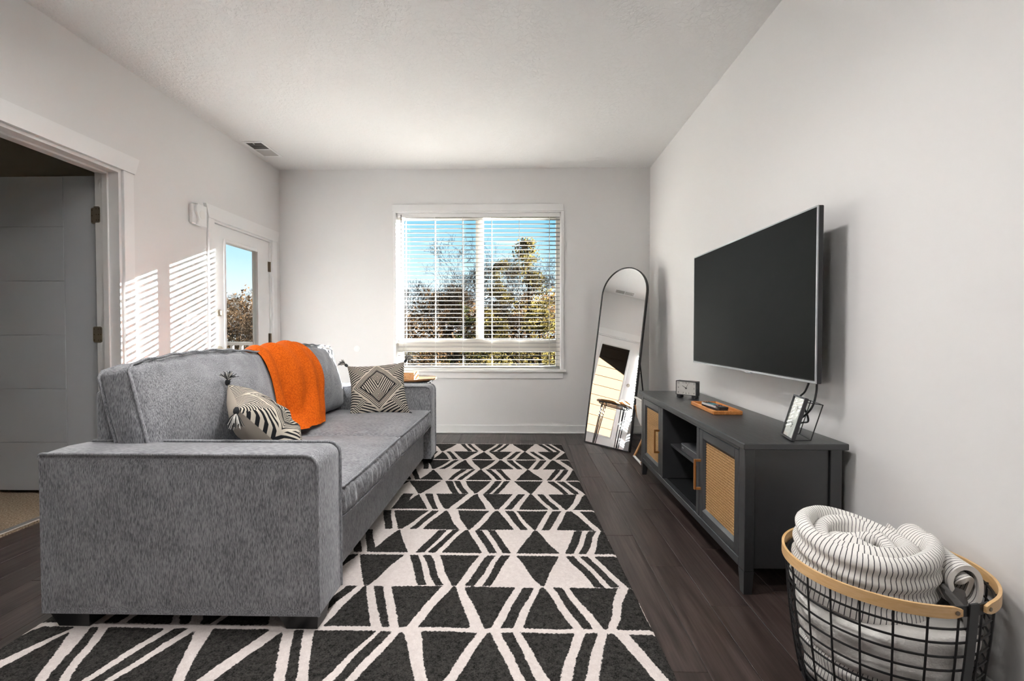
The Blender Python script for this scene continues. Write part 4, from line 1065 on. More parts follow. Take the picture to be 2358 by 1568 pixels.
def cane_door(ya, yb_, handle_y):
    z0, z1 = 0.131, CT0 - 0.021
    ya += 0.0025; yb_ -= 0.0025
    xf_ = CX0 + 0.001; xb_ = CX0 + 0.020
    fw_ = 0.040
    m = MB()
    m.box(xf_, xb_, ya, ya + fw_, z0, z1, 0.0015); m.box(xf_, xb_, yb_ - fw_, yb_, z0, z1, 0.0015)
    m.box(xf_, xb_, ya + fw_, yb_ - fw_, z1 - fw_, z1, 0.0015); m.box(xf_, xb_, ya + fw_, yb_ - fw_, z0, z0 + fw_, 0.0015)
    dr = m.build('door', K, cab)
    # sloping inner moulding
    g = 0.014
    a0, a1, c0, c1 = ya + fw_, yb_ - fw_, z0 + fw_, z1 - fw_
    m = MB()
    for q4 in (((a0, c0), (a1, c0), (a1 - g, c0 + g), (a0 + g, c0 + g)), ((a0, c1), (a1, c1), (a1 - g, c1 - g), (a0 + g, c1 - g)), ((a0, c0), (a0, c1), (a0 + g, c1 - g), (a0 + g, c0 + g)), ((a1, c0), (a1, c1), (a1 - g, c1 - g), (a1 - g, c0 + g))):
        vv = [(xf_ + 0.001, q4[0][0], q4[0][1]), (xf_ + 0.001, q4[1][0], q4[1][1]), (xf_ + 0.010, q4[2][0], q4[2][1]), (xf_ + 0.010, q4[3][0], q4[3][1])]
        vv += [(xf_ + 0.016, p[1], p[2]) for p in vv]
        m.add(vv, [(0, 1, 2, 3), (4, 5, 6, 7), (0, 1, 5, 4), (1, 2, 6, 5), (2, 3, 7, 6), (3, 0, 4, 7)])
    m.build('moulding', K, dr)
    p0, p1, q0, q1 = a0 + g - 0.003, a1 - g + 0.003, c0 + g - 0.003, c1 - g + 0.003
    MB().box(xf_ + 0.0145, xf_ + 0.016, p0, p1, q0, q1).build('cane_backing', M['cane_back'], dr)
    m = MB(); pc = 0.0128; xw = xf_ + 0.0125
    def ribbon(A, B, w_, x_):
        a = Vector((0, *A)); b_ = Vector((0, *B)); d = (b_ - a)
        if d.length < 0.004: return
        n_ = Vector((0, -d.z, d.y)).normalized() * w_ / 2
        A1, A2, B1, B2 = a + n_, a - n_, b_ + n_, b_ - n_
        m.add([(x_, A1.y, A1.z), (x_, A2.y, A2.z), (x_, B2.y, B2.z), (x_, B1.y, B1.z), (x_ + 0.0008, A1.y, A1.z), (x_ + 0.0008, A2.y, A2.z), (x_ + 0.0008, B2.y, B2.z), (x_ + 0.0008, B1.y, B1.z)], [(0, 1, 2, 3), (4, 5, 6, 7), (0, 1, 5, 4), (1, 2, 6, 5), (2, 3, 7, 6), (3, 0, 4, 7)])
    ny2 = int((p1 - p0) / pc); nz2 = int((q1 - q0) / pc)
    for i in range(ny2 + 1):
        yy = p0 + (i + 0.3) * pc
        for o2 in (0.0, 0.0032):
            if yy + o2 < p1: ribbon((yy + o2, q0), (yy + o2, q1), 0.0019, xw + 0.0004)
    for i in range(nz2 + 1):
        zz_ = q0 + (i + 0.3) * pc
        for o2 in (0.0, 0.0032):
            if zz_ + o2 < q1: ribbon((p0, zz_ + o2), (p1, zz_ + o2), 0.0019, xw - 0.0003)
    H_, W2 = q1 - q0, p1 - p0
    for sg in (1, -1):
        for i in range(-nz2 - 2, ny2 + 3):
            c_ = (i + 0.42) * pc
            # line y = p0 + c_ + sg * (z - q0)  clipped to the panel
            y0_ = p0 + c_ if sg > 0 else p0 + c_ + H_
            pts = []
            za, zb = 0.0, H_
            if sg > 0: lo, hi = max(0, -c_), min(H_, W2 - c_)
            else: lo, hi = max(0, c_ + H_ - W2), min(H_, c_ + H_)
            if hi - lo > 0.005:
                ribbon((y0_ + sg * lo, q0 + lo), (y0_ + sg * hi, q0 + hi), 0.0020, xw + (0.0010 if sg > 0 else -0.0010))
    cw_ = m.build('cane_webbing', M['cane'], dr, label='woven natural cane panel'); cw_['kind'] = 'stuff'
    hz0, hz1 = 0.268, 0.420
    hm = MB().box(xf_ - 0.034, xf_ - 0.024, handle_y - 0.006, handle_y + 0.006, hz0, hz1, 0.002)
    hm.box(xf_ - 0.024, xf_, handle_y - 0.006, handle_y + 0.006, hz0, hz0 + 0.012, 0.001); hm.box(xf_ - 0.024, xf_, handle_y - 0.006, handle_y + 0.006, hz1 - 0.012, hz1, 0.001)
    hm.build('handle', M['copper_handle'], dr, label='copper bar handle')
cane_door(CYN + PW, D0, D0 - 0.020)
cane_door(D3, CYF - PW, D3 + 0.022)
# media player on the shelf
dv = thing('media_player', 'slim dark disc player on the cabinet centre shelf', 'media player', (1.06, 2.60, 0.3495))
MB().box(0.952, 1.20, 2.385, 2.695, 0.3535, 0.398, 0.002).build('body', M['dark_grey'], dv)
MB().box(0.947, 0.952, 2.385, 2.695, 0.3535, 0.398, 0.001).build('front_panel', M['dark_grey'], dv)
MB().box(0.9455, 0.947, 2.385, 2.695, 0.391, 0.394).build('trim_line', M['silver'], dv)
for yy in (2.41, 2.43, 2.66, 2.675): MB().cyl((0.947, yy, 0.374), (0.9445, yy, 0.374), 0.005, n=10).build('button', M['silver'], dv)
for (xx, yy) in ((0.97, 2.41), (0.97, 2.67), (1.18, 2.41), (1.18, 2.67)): MB().cyl((xx, yy, 0.3495), (xx, yy, 0.3535), 0.008, n=10).build('foot', M['black_plastic'], dv)
# ------------------------------------------------------------------ things on the cabinet
TOPZ = CT1 + 0.0004
ck = thing('desk_clock', 'small black rectangular desk clock with a white dial on the cabinet', 'clock', (1.11, 3.06, TOPZ))
CM = Matrix.Translation((1.092, 3.035, TOPZ)) @ Matrix.Rotation(R(-46), 4, 'Z')      # local -y faces the room
hw, hz0, hz1, dp = 0.070, 0.018, 0.112, 0.052
m = MB(); th_ = 0.004
m.box(-hw, hw, 0, dp, hz1 - th_, hz1, 0.001); m.box(-hw, hw, 0, dp, hz0, hz0 + th_, 0.001); m.box(-hw, -hw + th_, 0, dp, hz0 + th_, hz1 - th_, 0.001); m.box(hw - th_, hw, 0, dp, hz0 + th_, hz1 - th_, 0.001); m.box(-hw + th_, hw - th_, dp - 0.004, dp, hz0 + th_, hz1 - th_)
m.xf(CM).build('case', M['dark_grey'], ck)
MB().box(-hw + th_, hw - th_, 0.004, dp - 0.004, hz0 + th_, hz1 - th_).xf(CM).build('dial', M['clock_face'], ck)
for sx_ in (-1, 1): MB().box(sx_ * hw * 0.55, sx_ * hw * 0.93, 0.004, dp - 0.004, 0.0, hz0, 0.001).xf(CM).build('foot', M['black_plastic'], ck)
def text_part(txt, size, Mx, mat, parent, name, ext=0.0002):
    cu = bpy.data.curves.new(name, 'FONT'); cu.body = txt; cu.size = size; cu.align_x = 'CENTER'; cu.align_y = 'CENTER'; cu.extrude = ext
    ob = bpy.data.objects.new(name, cu); COL.objects.link(ob); dg = bpy.context.evaluated_depsgraph_get()
    me = bpy.data.meshes.new_from_object(ob.evaluated_get(dg)); bpy.data.objects.remove(ob, do_unlink=True)
    mb = MB(); mb.v = [tuple(Mx @ v_.co) for v_ in me.vertices]; mb.f = [tuple(p.vertices) for p in me.polygons]
    bpy.data.meshes.remove(me)
    return mb.build(name, mat, parent, recalc=False) if mb.f else None
FACE = CM @ Matrix.Translation((0, 0.0036, (hz0 + hz1) / 2)) @ Matrix.Rotation(R(90), 4, 'X')
for k in range(1, 13):
    a = R(90 - 30 * k); ex = 0.055 if abs(math.cos(a)) > 0.2 else 0.0
    cxn, czn = 0.052 * math.cos(a), 0.036 * math.sin(a)
    sc_n = min(0.054 / max(1e-6, abs(math.cos(a))), 0.034 / max(1e-6, abs(math.sin(a))))
    text_part(str(k), 0.0155, FACE @ Matrix.Translation((sc_n * math.cos(a), sc_n * math.sin(a), 0)), M['ink'], ck, 'numeral')
def hand(nm, a, L, w_):
    d = Vector((math.cos(a), math.sin(a), 0)); n_ = Vector((-d.y, d.x, 0)); p0 = -d * 0.008
    v4 = [p0 + n_ * w_, d * L + n_ * w_ * 0.5, d * L - n_ * w_ * 0.5, p0 - n_ * w_]
    mb = MB().add([(p.x, p.y, 0.0006) for p in v4] + [(p.x, p.y, 0.0012) for p in v4], [(0, 1, 2, 3), (4, 5, 6, 7), (0, 1, 5, 4), (1, 2, 6, 5), (2, 3, 7, 6), (3, 0, 4, 7)]); mb.xf(FACE); mb.build(nm, M['ink'], ck)
hand('hour_hand', R(150), 0.030, 0.0022); hand('minute_hand', R(64), 0.034, 0.0012)
MB().cyl((0, 0, 0), (0, 0, 0.003), 0.005, n=14).xf(FACE).build('hub', M['ink'], ck)

ty = thing('wooden_tray', 'shallow reddish wooden tray holding the remote on the cabinet', 'tray', (1.096, 2.585, TOPZ))
def on_top(pts): return pts
tx0, tx1, ty0, ty1 = 1.020, 1.172, 2.415, 2.755
TM = Matrix.Translation(((tx0 + tx1) / 2, (ty0 + ty1) / 2, TOPZ)) @ Matrix.Rotation(R(-1), 4, 'Z')
ax_, ay_ = (tx1 - tx0) / 2, (ty1 - ty0) / 2
m = MB(); m.box(-ax_ + 0.008, ax_ - 0.008, -ay_ + 0.008, ay_ - 0.008, 0, 0.007); m.xf(TM).build('base', M['tray_wood'], ty)
m = MB(); m.box(-ax_, ax_, -ay_, -ay_ + 0.010, 0, 0.022, 0.003); m.box(-ax_, ax_, ay_ - 0.010, ay_, 0, 0.022, 0.003); m.box(-ax_, -ax_ + 0.010, -ay_ + 0.010, ay_ - 0.010, 0, 0.022, 0.003); m.box(ax_ - 0.010, ax_, -ay_ + 0.010, ay_ - 0.010, 0, 0.022, 0.003)
m.xf(TM).build('rim', M['tray_wood'], ty)
rc = thing('remote_control', 'silver and black remote control lying in the wooden tray', 'remote', (1.088, 2.58, TOPZ + 0.0075))
RM = Matrix.Translation((1.088, 2.580, TOPZ + 0.0078)) @ Matrix.Rotation(R(6), 4, 'Z')
def pill(hx_, hy_, n=10):
    pts = []
    for (cxp, cyp, a0) in ((hx_ - 0.018, hy_ - 0.018, 0), (-hx_ + 0.018, hy_ - 0.018, 90), (-hx_ + 0.012, -hy_ + 0.012, 180), (hx_ - 0.012, -hy_ + 0.012, 270)):
        rr_ = 0.018 if cyp > 0 else 0.012
        for i in range(6): a = R(a0 + 90 * i / 5); pts.append((cxp + rr_ * math.cos(a), cyp + rr_ * math.sin(a)))
    return pts
MB().prism(pill(0.026, 0.105), 'z', 0.0, 0.012).xf(RM).build('underside', M['black_plastic'], rc)
MB().prism([(p[0] * 0.98, p[1] * 0.93 + 0.007) for p in pill(0.026, 0.105)], 'z', 0.012, 0.022).xf(RM).build('body', M['remote_grey'], rc)
MB().prism([(p[0] * 0.98, p[1] * 0.22 - 0.080) for p in pill(0.026, 0.105)], 'z', 0.012, 0.0225).xf(RM).build('battery_end', M['black_plastic'], rc)
plain('btn_teal', (0.05, 0.25, 0.30), 0.5); plain('btn_red', (0.45, 0.06, 0.03), 0.5)
for i in range(9):
    for j_ in range(3):
        mt = M['ink'] if i > 5 or i < 2 else M['btn_teal']
        if i == 1 and j_ == 1: mt = M['btn_red']
        bxp, byp = (j_ - 1) * 0.0145, -0.048 + i * 0.0165
        MB().box(bxp - 0.005, bxp + 0.005, byp - 0.005, byp + 0.005, 0.022, 0.0245, 0.001).xf(RM).build('button', mt, rc)

pf = thing('picture_frame', 'small leaning black picture frame with a botanical print and wire stand', 'picture frame', (1.12, 1.90, TOPZ))
# frame lies in a plane through its foot edge, leaning back toward the wall
A_ = Vector((1.041, 1.915, TOPZ + 0.003)); 
fx = Vector((-0.21, -0.978, 0)).normalized(); bkv = Vector((0.978, -0.21, 0)); upv = (bkv * 0.27 + Vector((0, 0, 0.963))).normalized(); nrm = -fx.cross(upv).normalized()
if nrm.x > 0: nrm = -nrm
zax = fx.cross(upv).normalized()
A_ = Vector((1.109, 1.954, TOPZ + 0.003))
PM = Matrix((fx, upv, zax)).transposed().to_4x4(); PM.translation = A_
FW, FH = 0.125, 0.180
m = MB(); e_ = 0.007
m.box(0, e_, 0, FH, -0.010, 0.004, 0.001); m.box(FW - e_, FW, 0, FH, -0.010, 0.004, 0.001); m.box(e_, FW - e_, 0, e_, -0.010, 0.004, 0.001); m.box(e_, FW - e_, FH - e_, FH, -0.010, 0.004, 0.001)
m.xf(PM).build('frame', M['dark_grey'], pf)
MB().box(e_, FW - e_, e_, FH - e_, -0.008, -0.004).xf(PM).build('print', M['paper_white'], pf)
MB().box(e_, FW - e_, e_, FH - e_, 0.000, 0.0015).xf(PM).build('glass', M['glass'], pf)
sp = MB()
for (cxs, czs, L_) in ((0.062, 0.125, 0.018), (0.060, 0.055, 0.018)):
    for k in range(7):
        a = R(30 + 25 * k * (1 if k % 2 else -1)); d = Vector((math.cos(a), math.sin(a), 0)); n_ = Vector((-d.y, d.x, 0))
        p0 = Vector((cxs, czs + 0.004 * (k % 3), 0)); v4 = [p0, p0 + d * L_ * 0.5 + n_ * 0.003, p0 + d * L_ * 0.75, p0 + d * L_ * 0.5 - n_ * 0.003]
        sp.add([(p.x, p.y, -0.0039) for p in v4], [(0, 1, 2, 3)])
sp.xf(PM).build('botanical_drawing', M['ink_grey'], pf, recalc=False)
# wire stand: a second rectangle of thin rod behind, joined at top and bottom
def pm(x_, y_, z_): return PM @ Vector((x_, y_, z_))
dpt = 0.066
cor = []
for (x_, y_) in ((0.004, 0.006), (FW - 0.004, 0.006), (FW - 0.004, FH - 0.022), (0.004, FH - 0.022)):
    p = pm(x_, y_, 0) + Vector((-nrm.x, -nrm.y, 0)).normalized() * dpt; p.z = max(p.z - (0.004 if y_ > 0.1 else 0), TOPZ + 0.0022); cor.append(p)
MB().tube(cor, 0.0021, 6, closed=True).build('wire_stand', M['black_metal'], pf)
b = MB()
for k, (x_, y_) in enumerate(((0.004, 0.004), (FW - 0.004, 0.004), (FW - 0.004, FH - 0.016), (0.004, FH - 0.016))): b.tube([pm(x_, y_, -0.008), cor[k]], 0.0018, 6)
b.build('wire_link', M['black_metal'], pf)

# ------------------------------------------------------------------ leaning arched mirror
mr = thing('floor_mirror', 'tall arched floor mirror with a thin black frame leaning in the corner', 'mirror', (0.78, 4.19, 0))
B0 = Vector((0.600, 4.336, 0.003)); B1 = Vector((0.938, 3.952, 0.003)); wv = (B1 - B0); MW = wv.length; wv.normalize()
back = Vector((-wv.y, wv.x, 0));
if back.y < 0: back = -back
lean = R(10.4); upm = (Vector((0, 0, 1)) * math.cos(lean) + back * math.sin(lean)).normalized(); nm_ = wv.cross(upm).normalized()
if nm_.y > 0: nm_ = -nm_
MM = Matrix((wv, upm, wv.cross(upm).normalized())).transposed().to_4x4(); MM.translation = B0
front_sg = 1 if (wv.cross(upm)).dot(nm_) > 0 else -1
MH = 1.685
def arch(inset, n=28):
    w2 = MW / 2 - inset; cyp = MH - MW / 2
    pts = [(inset, inset), (MW - inset, inset)]
    for i in range(n + 1): a = math.pi * i / n; pts.append((MW / 2 + w2 * math.cos(a), cyp + w2 * math.sin(a)))
    return pts
def arch_ring(i0, i1, za, zb):
    a, b_ = arch(i0), arch(i1); n = len(a)
    vs_ = [(p[0], p[1], za) for p in a] + [(p[0], p[1], za) for p in b_] + [(p[0], p[1], zb) for p in a] + [(p[0], p[1], zb) for p in b_]; fs = []
    for i in range(n):
        k = (i + 1) % n
        fs += [(i, k, n + k, n + i), (2 * n + i, 2 * n + k, 3 * n + k, 3 * n + i), (i, k, 2 * n + k, 2 * n + i), (n + i, n + k, 3 * n + k, 3 * n + i)]
    return MB().add(vs_, fs)
fs_ = front_sg
arch_ring(0.0, 0.009, 0.003 * fs_, -0.026 * fs_).xf(MM).build('frame', M['black_metal'], mr, smooth=30)
MB().prism(arch(0.008), 'z', -0.003 * fs_, -0.006 * fs_).xf(MM).build('mirror_glass', M['mirror_glass'], mr)
MB().prism(arch(0.008), 'z', -0.0065 * fs_, -0.016 * fs_).xf(MM).build('backing', M['dark_grey'], mr)
# easel leg
hp0 = MM @ Vector((0.10, 1.16, -0.024 * fs_)); hp1 = MM @ Vector((MW - 0.10, 1.16, -0.024 * fs_))
bk0 = Vector((hp0.x, hp0.y, 0.006)) + back * 0.21 ; bk1 = Vector((hp1.x, hp1.y, 0.006)) + back * 0.21
ezl = MB().tube([hp0, bk0, bk1, hp1], 0.006, 8)
mid0 = hp0.lerp(bk0, 0.42); mid1 = hp1.lerp(bk1, 0.42); ezl.tube([mid0, mid1], 0.003, 6)
ezl.build('easel_leg', M['black_metal'], mr)

# ------------------------------------------------------------------ bentwood rope holder half hidden behind the cabinet
rp = thing('magazine_holder', 'bent wood magazine holder with white woven sling, half hidden behind the cabinet', 'magazine holder', (1.02, 3.66, 0))
for yy in (3.56, 3.78):
    MB().tube([(0.948, yy, 0.445), (0.966, yy, 0.36), (1.036, yy, 0.20), (1.096, yy, 0.06), (1.111, yy, 0.02)], 0.010, 8).build('bent_leg', M['bent_wood'], rp, smooth=60)
    MB().tube([(1.136, yy, 0.445), (1.106, yy, 0.36), (1.036, yy, 0.225), (0.961, yy, 0.06), (0.941, yy, 0.02)], 0.010, 8).build('bent_leg', M['bent_wood'], rp, smooth=60)
MB().tube([(0.941, 3.55, 0.018), (0.941, 3.79, 0.018)], 0.010, 8).build('foot_rail', M['trim_white'], rp, smooth=60)
MB().tube([(1.111, 3.55, 0.018), (1.111, 3.79, 0.018)], 0.010, 8).build('foot_rail', M['trim_white'], rp, smooth=60)
sl = MB()
NSL = 16
def sling(u, v):
    a = math.pi * u; x_ = 1.041 - 0.092 * math.cos(a); z_ = 0.505 - 0.26 * math.sin(a) ** 0.7
    return (x_, 3.575 + 0.19 * v, z_)
outer_ = MB().grid(sling, 24, 8); nvs = len(outer_.v)
inn = [(p[0] * 0.97 + 1.041 * 0.03, p[1], p[2] + 0.006) for p in outer_.v]
sl.v = outer_.v + inn; sl.f = outer_.f + [tuple(nvs + i for i in reversed(f_)) for f_ in outer_.f]
for i in range(24):
    for j0 in (0, 8): a = j0 * 25 + i; sl.f.append((a, a + 1, nvs + a + 1, nvs + a))
for j_ in range(8):
    for i0 in (0, 24): a = j_ * 25 + i0; sl.f.append((a, a + 25, nvs + a + 25, nvs + a))
sl.build('woven_sling', M['cotton'], rp, smooth=60)
for xx in (0.948, 1.134): MB().tube([(xx, 3.555, 0.508), (xx, 3.785, 0.508)], 0.009, 8).build('sling_hem', M['cotton'], rp, smooth=60)

# ------------------------------------------------------------------ wire basket with wooden rim
BCX, BCY, BZ = 1.046, 1.335, 0.392
RA, RB_ = 0.238, 0.226
bk_ = thing('wire_basket', 'round black wire basket with a pale bent wood rim by the wall', 'basket', (BCX, BCY, 0))
def bpt(a, z_, off=0.0):
    t_ = z_ / BZ; k = 0.80 + 0.20 * t_ ** 0.8 + 0.025 * math.sin(math.pi * t_)
    return (BCX + (RA * k + off) * math.cos(a), BCY + (RB_ * k + off) * math.sin(a), z_)
NSEG = 64
for i in range(11):
    z_ = 0.006 + (BZ - 0.030) * i / 10
    MB().tube([bpt(2 * math.pi * k / NSEG, z_) for k in range(NSEG)], 0.0028 if 0 < i < 10 else 0.004, 6, closed=True).build('wire_hoop', M['black_metal'], bk_, smooth=60)
NV = 22
NOTCH = math.atan2(1.135 - BCY, 1.085 - BCX)              # direction of the flat uprights
for k in range(NV):
    a = NOTCH + 2 * math.pi * (k + 0.5) / NV
    MB().tube([bpt(a, 0.006 + (BZ - 0.026) * i / 8, 0.003) for i in range(9)], 0.0026, 6).build('upright_wire', M['black_metal'], bk_, smooth=60)
MB().lathe([(0.0, 0.003), (0.185, 0.003), (0.19, 0.005), (0.0, 0.006)], (BCX, BCY, 0), 40, 1.0, 0.95).build('base', M['black_metal'], bk_)
for na in (NOTCH, NOTCH + math.pi):
    m = MB(); t_ = Vector((-math.sin(na), math.cos(na), 0)) * 0.013
    path = [Vector(bpt(na, 0.005 + (BZ + 0.001) * i / 8, 0.006)) for i in range(9)]; rad_ = Vector((math.cos(na), math.sin(na), 0)) * 0.0025
    for i in range(8):
        a, b_ = path[i], path[i + 1]
        m.add([a + t_ + rad_, a - t_ + rad_, b_ - t_ + rad_, b_ + t_ + rad_, a + t_ - rad_, a - t_ - rad_, b_ - t_ - rad_, b_ + t_ - rad_], [(0, 1, 2, 3), (4, 5, 6, 7), (0, 1, 5, 4), (1, 2, 6, 5), (2, 3, 7, 6), (3, 0, 4, 7)])
    m.build('flat_upright', M['black_metal'], bk_)
    # plate between the two wooden bands
    m = MB(); ps_ = []
    for k in range(-5, 6):
        a = na + k * 0.045; ps_.append(a)
    for i in range(10):
        q8 = []
        for off in (0.000, 0.004):
            for (a, z_) in ((ps_[i], BZ - 0.026), (ps_[i + 1], BZ - 0.026), (ps_[i + 1], BZ), (ps_[i], BZ)):
                p = bpt(a, BZ, off); q8.append((p[0], p[1], z_))
        m.add(q8, [(0, 1, 2, 3), (4, 5, 6, 7), (0, 1, 5, 4), (1, 2, 6, 5), (2, 3, 7, 6), (3, 0, 4, 7)])
    m.build('rim_plate', M['black_metal'], bk_)
for s_ in (0, 1):
    a0, a1 = NOTCH + s_ * math.pi + 0.14, NOTCH + (s_ + 1) * math.pi - 0.14
    m = MB(); n = 40; rings = []
    for i in range(n + 1):
        a = a0 + (a1 - a0) * i / n; t_ = min(i, n - i)
        hh = 0.0145 * (0.55 if t_ == 0 else 0.93 if t_ == 1 else 1.0)
        pi_, po_ = bpt(a, BZ, 0.0045), bpt(a, BZ, 0.0115); zc_ = BZ - 0.012
        rings.append([(po_[0], po_[1], zc_ - hh), (po_[0], po_[1], zc_ + hh), (pi_[0], pi_[1], zc_ + hh), (pi_[0], pi_[1], zc_ - hh)])
    vs_ = [p for rg in rings for p in rg]; fs = [(0, 1, 2, 3), tuple(n * 4 + k for k in range(4))]
    for i in range(n):
        for k in range(4): k2 = (k + 1) % 4; fs.append((i * 4 + k, i * 4 + k2, (i + 1) * 4 + k2, (i + 1) * 4 + k))
    m.add(vs_, fs); band_ = m.build('rim_band', M['rim_wood'], bk_, smooth=40, label='pale bent wood rim')
    for ar in (a0 + 0.055, a1 - 0.055):
        p = Vector(bpt(ar, BZ, 0.0112)); d = Vector((math.cos(ar), math.sin(ar), 0)); p.z = BZ - 0.012
        MB().tube([p, p + d * 0.002], 0.0052, 12).build('rivet', M['bronze'], band_)

# blankets in the basket
def quilt_roll(cx_, cy_, z0, z1, turns, r0, layer, tilt, name, label):
    root = thing(name, label, 'blanket', (cx_, cy_, z0), None)
    m = MB(); uv = []; nth = int(turns * 44); prof_n = 40; arc = 0.0; last = None
    Mx = Matrix.Translation((cx_, cy_, z0)) @ tilt
    H_ = z1 - z0
    for i in range(nth + 1):
        t_ = i / nth; th = turns * 2 * math.pi * t_ + 0.6
        rc_ = r0 + layer * (th - 0.6) / (2 * math.pi) + layer * 0.10 * math.sin(th * 2.3)
        if last is not None: arc += math.hypot(rc_ * math.cos(th) - last[0], rc_ * math.sin(th) - last[1])
        last = (rc_ * math.cos(th), rc_ * math.sin(th))
        top_z = H_ - 0.035 * (1 - t_) + 0.012 * math.sin(th * 1.7)
        for k in range(prof_n):
            pk = k / prof_n
            # closed rounded strip: outer side up, over the top, inner side down
            if pk < 0.5: zz_ = pk / 0.5; side = 1
            else: zz_ = 1 - (pk - 0.5) / 0.5; side = -1
            half = layer * 0.52 * (1 - max(0, (zz_ - 0.80) / 0.20) ** 2.5) ** 0.5 * (0.93 + 0.07 * math.sin(zz_ * 30 + th * 0.5)) if zz_ < 1 else 0.0
            half *= (1 + 0.05 * math.sin(th * 9 + zz_ * 4)) * min(1.0, 0.05 + i / 6.0)
            puff = 0.0035 * math.sin(zz_ * H_ * 120)
            rr_ = rc_ + side * (half + puff * (side > 0))
            m.v.append((rr_ * math.cos(th), rr_ * math.sin(th), zz_ * top_z)); uv.append((arc, zz_ * H_))
    for i in range(nth):
        for k in range(prof_n):
            k2 = (k + 1) % prof_n; m.f.append((i * prof_n + k, i * prof_n + k2, (i + 1) * prof_n + k2, (i + 1) * prof_n + k))
    m.f.append(tuple(range(prof_n))); m.f.append(tuple(nth * prof_n + k for k in range(prof_n)))
    m.xf(Mx)
    m.build('quilt', M['quilt_stripe'], root, smooth=75, uvfn=uv)
    return root
quilt_roll(0.998, 1.375, 0.285, 0.478, 3.0, 0.030, 0.0455, Matrix.Rotation(R(3), 4, 'Y') @ Matrix.Rotation(R(4), 4, 'X') @ Matrix.Rotation(R(-50), 4, 'Z'), 'rolled_quilt', 'large rolled striped quilt standing upright in the wire basket')
# smaller roll lying beside it
root = thing('rolled_blanket', 'smaller striped blanket roll tucked beside the large quilt in the basket', 'blanket', (1.19, 1.33, 0.34))
p_a = Vector((1.222, 1.45, 0.398)); p_b = Vector((1.178, 1.222, 0.380)); axd = (p_b - p_a).normalized(); e1 = axd.cross(Vector((0, 0, 1))).normalized(); e2 = e1.cross(axd).normalized()
m = MB(); uv = []; nth = 90; nl = 14
def rolled(i, j_, th2):
    th = 2.1 * 2 * math.pi * i / nth; rc_ = 0.014 + 0.0245 * th / (2 * math.pi) + th2
    rc_ *= 1 + 0.05 * math.sin(3 * th + j_ * 0.5); u_ = j_ / nl
    p = p_a.lerp(p_b, u_) + (e1 * math.cos(th) * 0.85 + e2 * math.sin(th)) * rc_ + axd * 0.010 * math.sin(th * 1.3)
    return p
for th2 in (0.007, -0.007):
    for i in range(nth + 1):
        for j_ in range(nl + 1): m.v.append(tuple(rolled(i, j_, th2))); uv.append((j_ / nl * 0.26, i / nth))
W_ = nl + 1; S_ = (nth + 1) * W_
for i in range(nth):
    for j_ in range(nl):
        a = i * W_ + j_; m.f.append((a, a + 1, a + W_ + 1, a + W_)); m.f.append((S_ + a, S_ + a + W_, S_ + a + W_ + 1, S_ + a + 1))
    for j0 in (0, nl): a = i * W_ + j0; m.f.append((a, a + W_, S_ + a + W_, S_ + a))
for j_ in range(nl):
    for i0 in (0, nth): a = i0 * W_ + j_; m.f.append((a, a + 1, S_ + a + 1, S_ + a))
m.build('blanket_roll', M['quilt_stripe'], root, smooth=70, uvfn=uv)
# folded cloths below
def cloth_drum(name, label, mat, z0, z1, k0, cx_=BCX, cy_=BCY, amp=0.006, a_from=0, a_to=2 * math.pi, seed=0):
    m = MB(); uv = []; n = 120; nz = 18
    for j_ in range(nz + 1):
        v_ = j_ / nz; z_ = z0 + (z1 - z0) * v_
        for i in range(n):
            a = 2 * math.pi * i / n; t_ = z_ / BZ; kk = (0.80 + 0.20 * t_ ** 0.8 + 0.025 * math.sin(math.pi * t_))
            edge3 = 1 - 0.10 * (abs(2 * v_ - 1)) ** 6
            rr_ = (RA * kk - k0) * edge3 + amp * math.sin(v_ * 9 + 2 * math.sin(a * 3 + seed)) + amp * mnoise.noise(Vector((math.cos(a) * 4, math.sin(a) * 4, z_ * 30 + seed)))
            m.v.append((cx_ + rr_ * math.cos(a), cy_ + rr_ * 0.95 * math.sin(a), z_ + 0.010 * math.sin(a * 2 + seed) * v_)); uv.append((a * 0.20, v_ * (z1 - z0)))
    for j_ in range(nz):
        for i in range(n): i2 = (i + 1) % n; m.f.append((j_ * n + i, j_ * n + i2, (j_ + 1) * n + i2, (j_ + 1) * n + i))
    m.f.append(tuple(reversed(range(n)))); m.f.append(tuple(nz * n + i for i in range(n)))
    o = m.build(name, mat, smooth=75, uvfn=uv)
    return tag(o, label, 'blanket')
cloth_drum('folded_quilt', 'folded striped quilt at the bottom of the wire basket', M['quilt_stripe'], 0.010, 0.135, 0.016, seed=1)
cloth_drum('folded_sheet', 'plain white folded sheet between the quilts in the wire basket', M['cotton'], 0.138, 0.282, 0.018, seed=4, amp=0.004)
# grey cloth bunched at the wall side
m = MB(); n1, n2 = 40, 20
def bunch(u, v):
    a = R(-62 + 95 * u); z_ = 0.286 + 0.085 * v; rr_ = 0.205 - 0.045 * v + 0.016 * math.sin(u * 26 + v * 3) + 0.008 * math.sin(u * 50)
    return (BCX + rr_ * math.cos(a), BCY + rr_ * 0.95 * math.sin(a), z_ + 0.010 * math.sin(u * 19))
o1 = MB().grid(bunch, n1, n2); nv0 = len(o1.v); m.v = o1.v + [(BCX + (p[0] - BCX) * 0.93, BCY + (p[1] - BCY) * 0.93, p[2] - 0.004) for p in o1.v]; m.f = o1.f + [tuple(nv0 + i for i in reversed(f_)) for f_ in o1.f]
for i in range(n1):
    for j0 in (0, n2): a = j0 * (n1 + 1) + i; m.f.append((a, a + 1, nv0 + a + 1, nv0 + a))
for j_ in range(n2):
    for i0 in (0, n1): a = j_ * (n1 + 1) + i0; m.f.append((a, a + n1 + 1, nv0 + a + n1 + 1, nv0 + a))
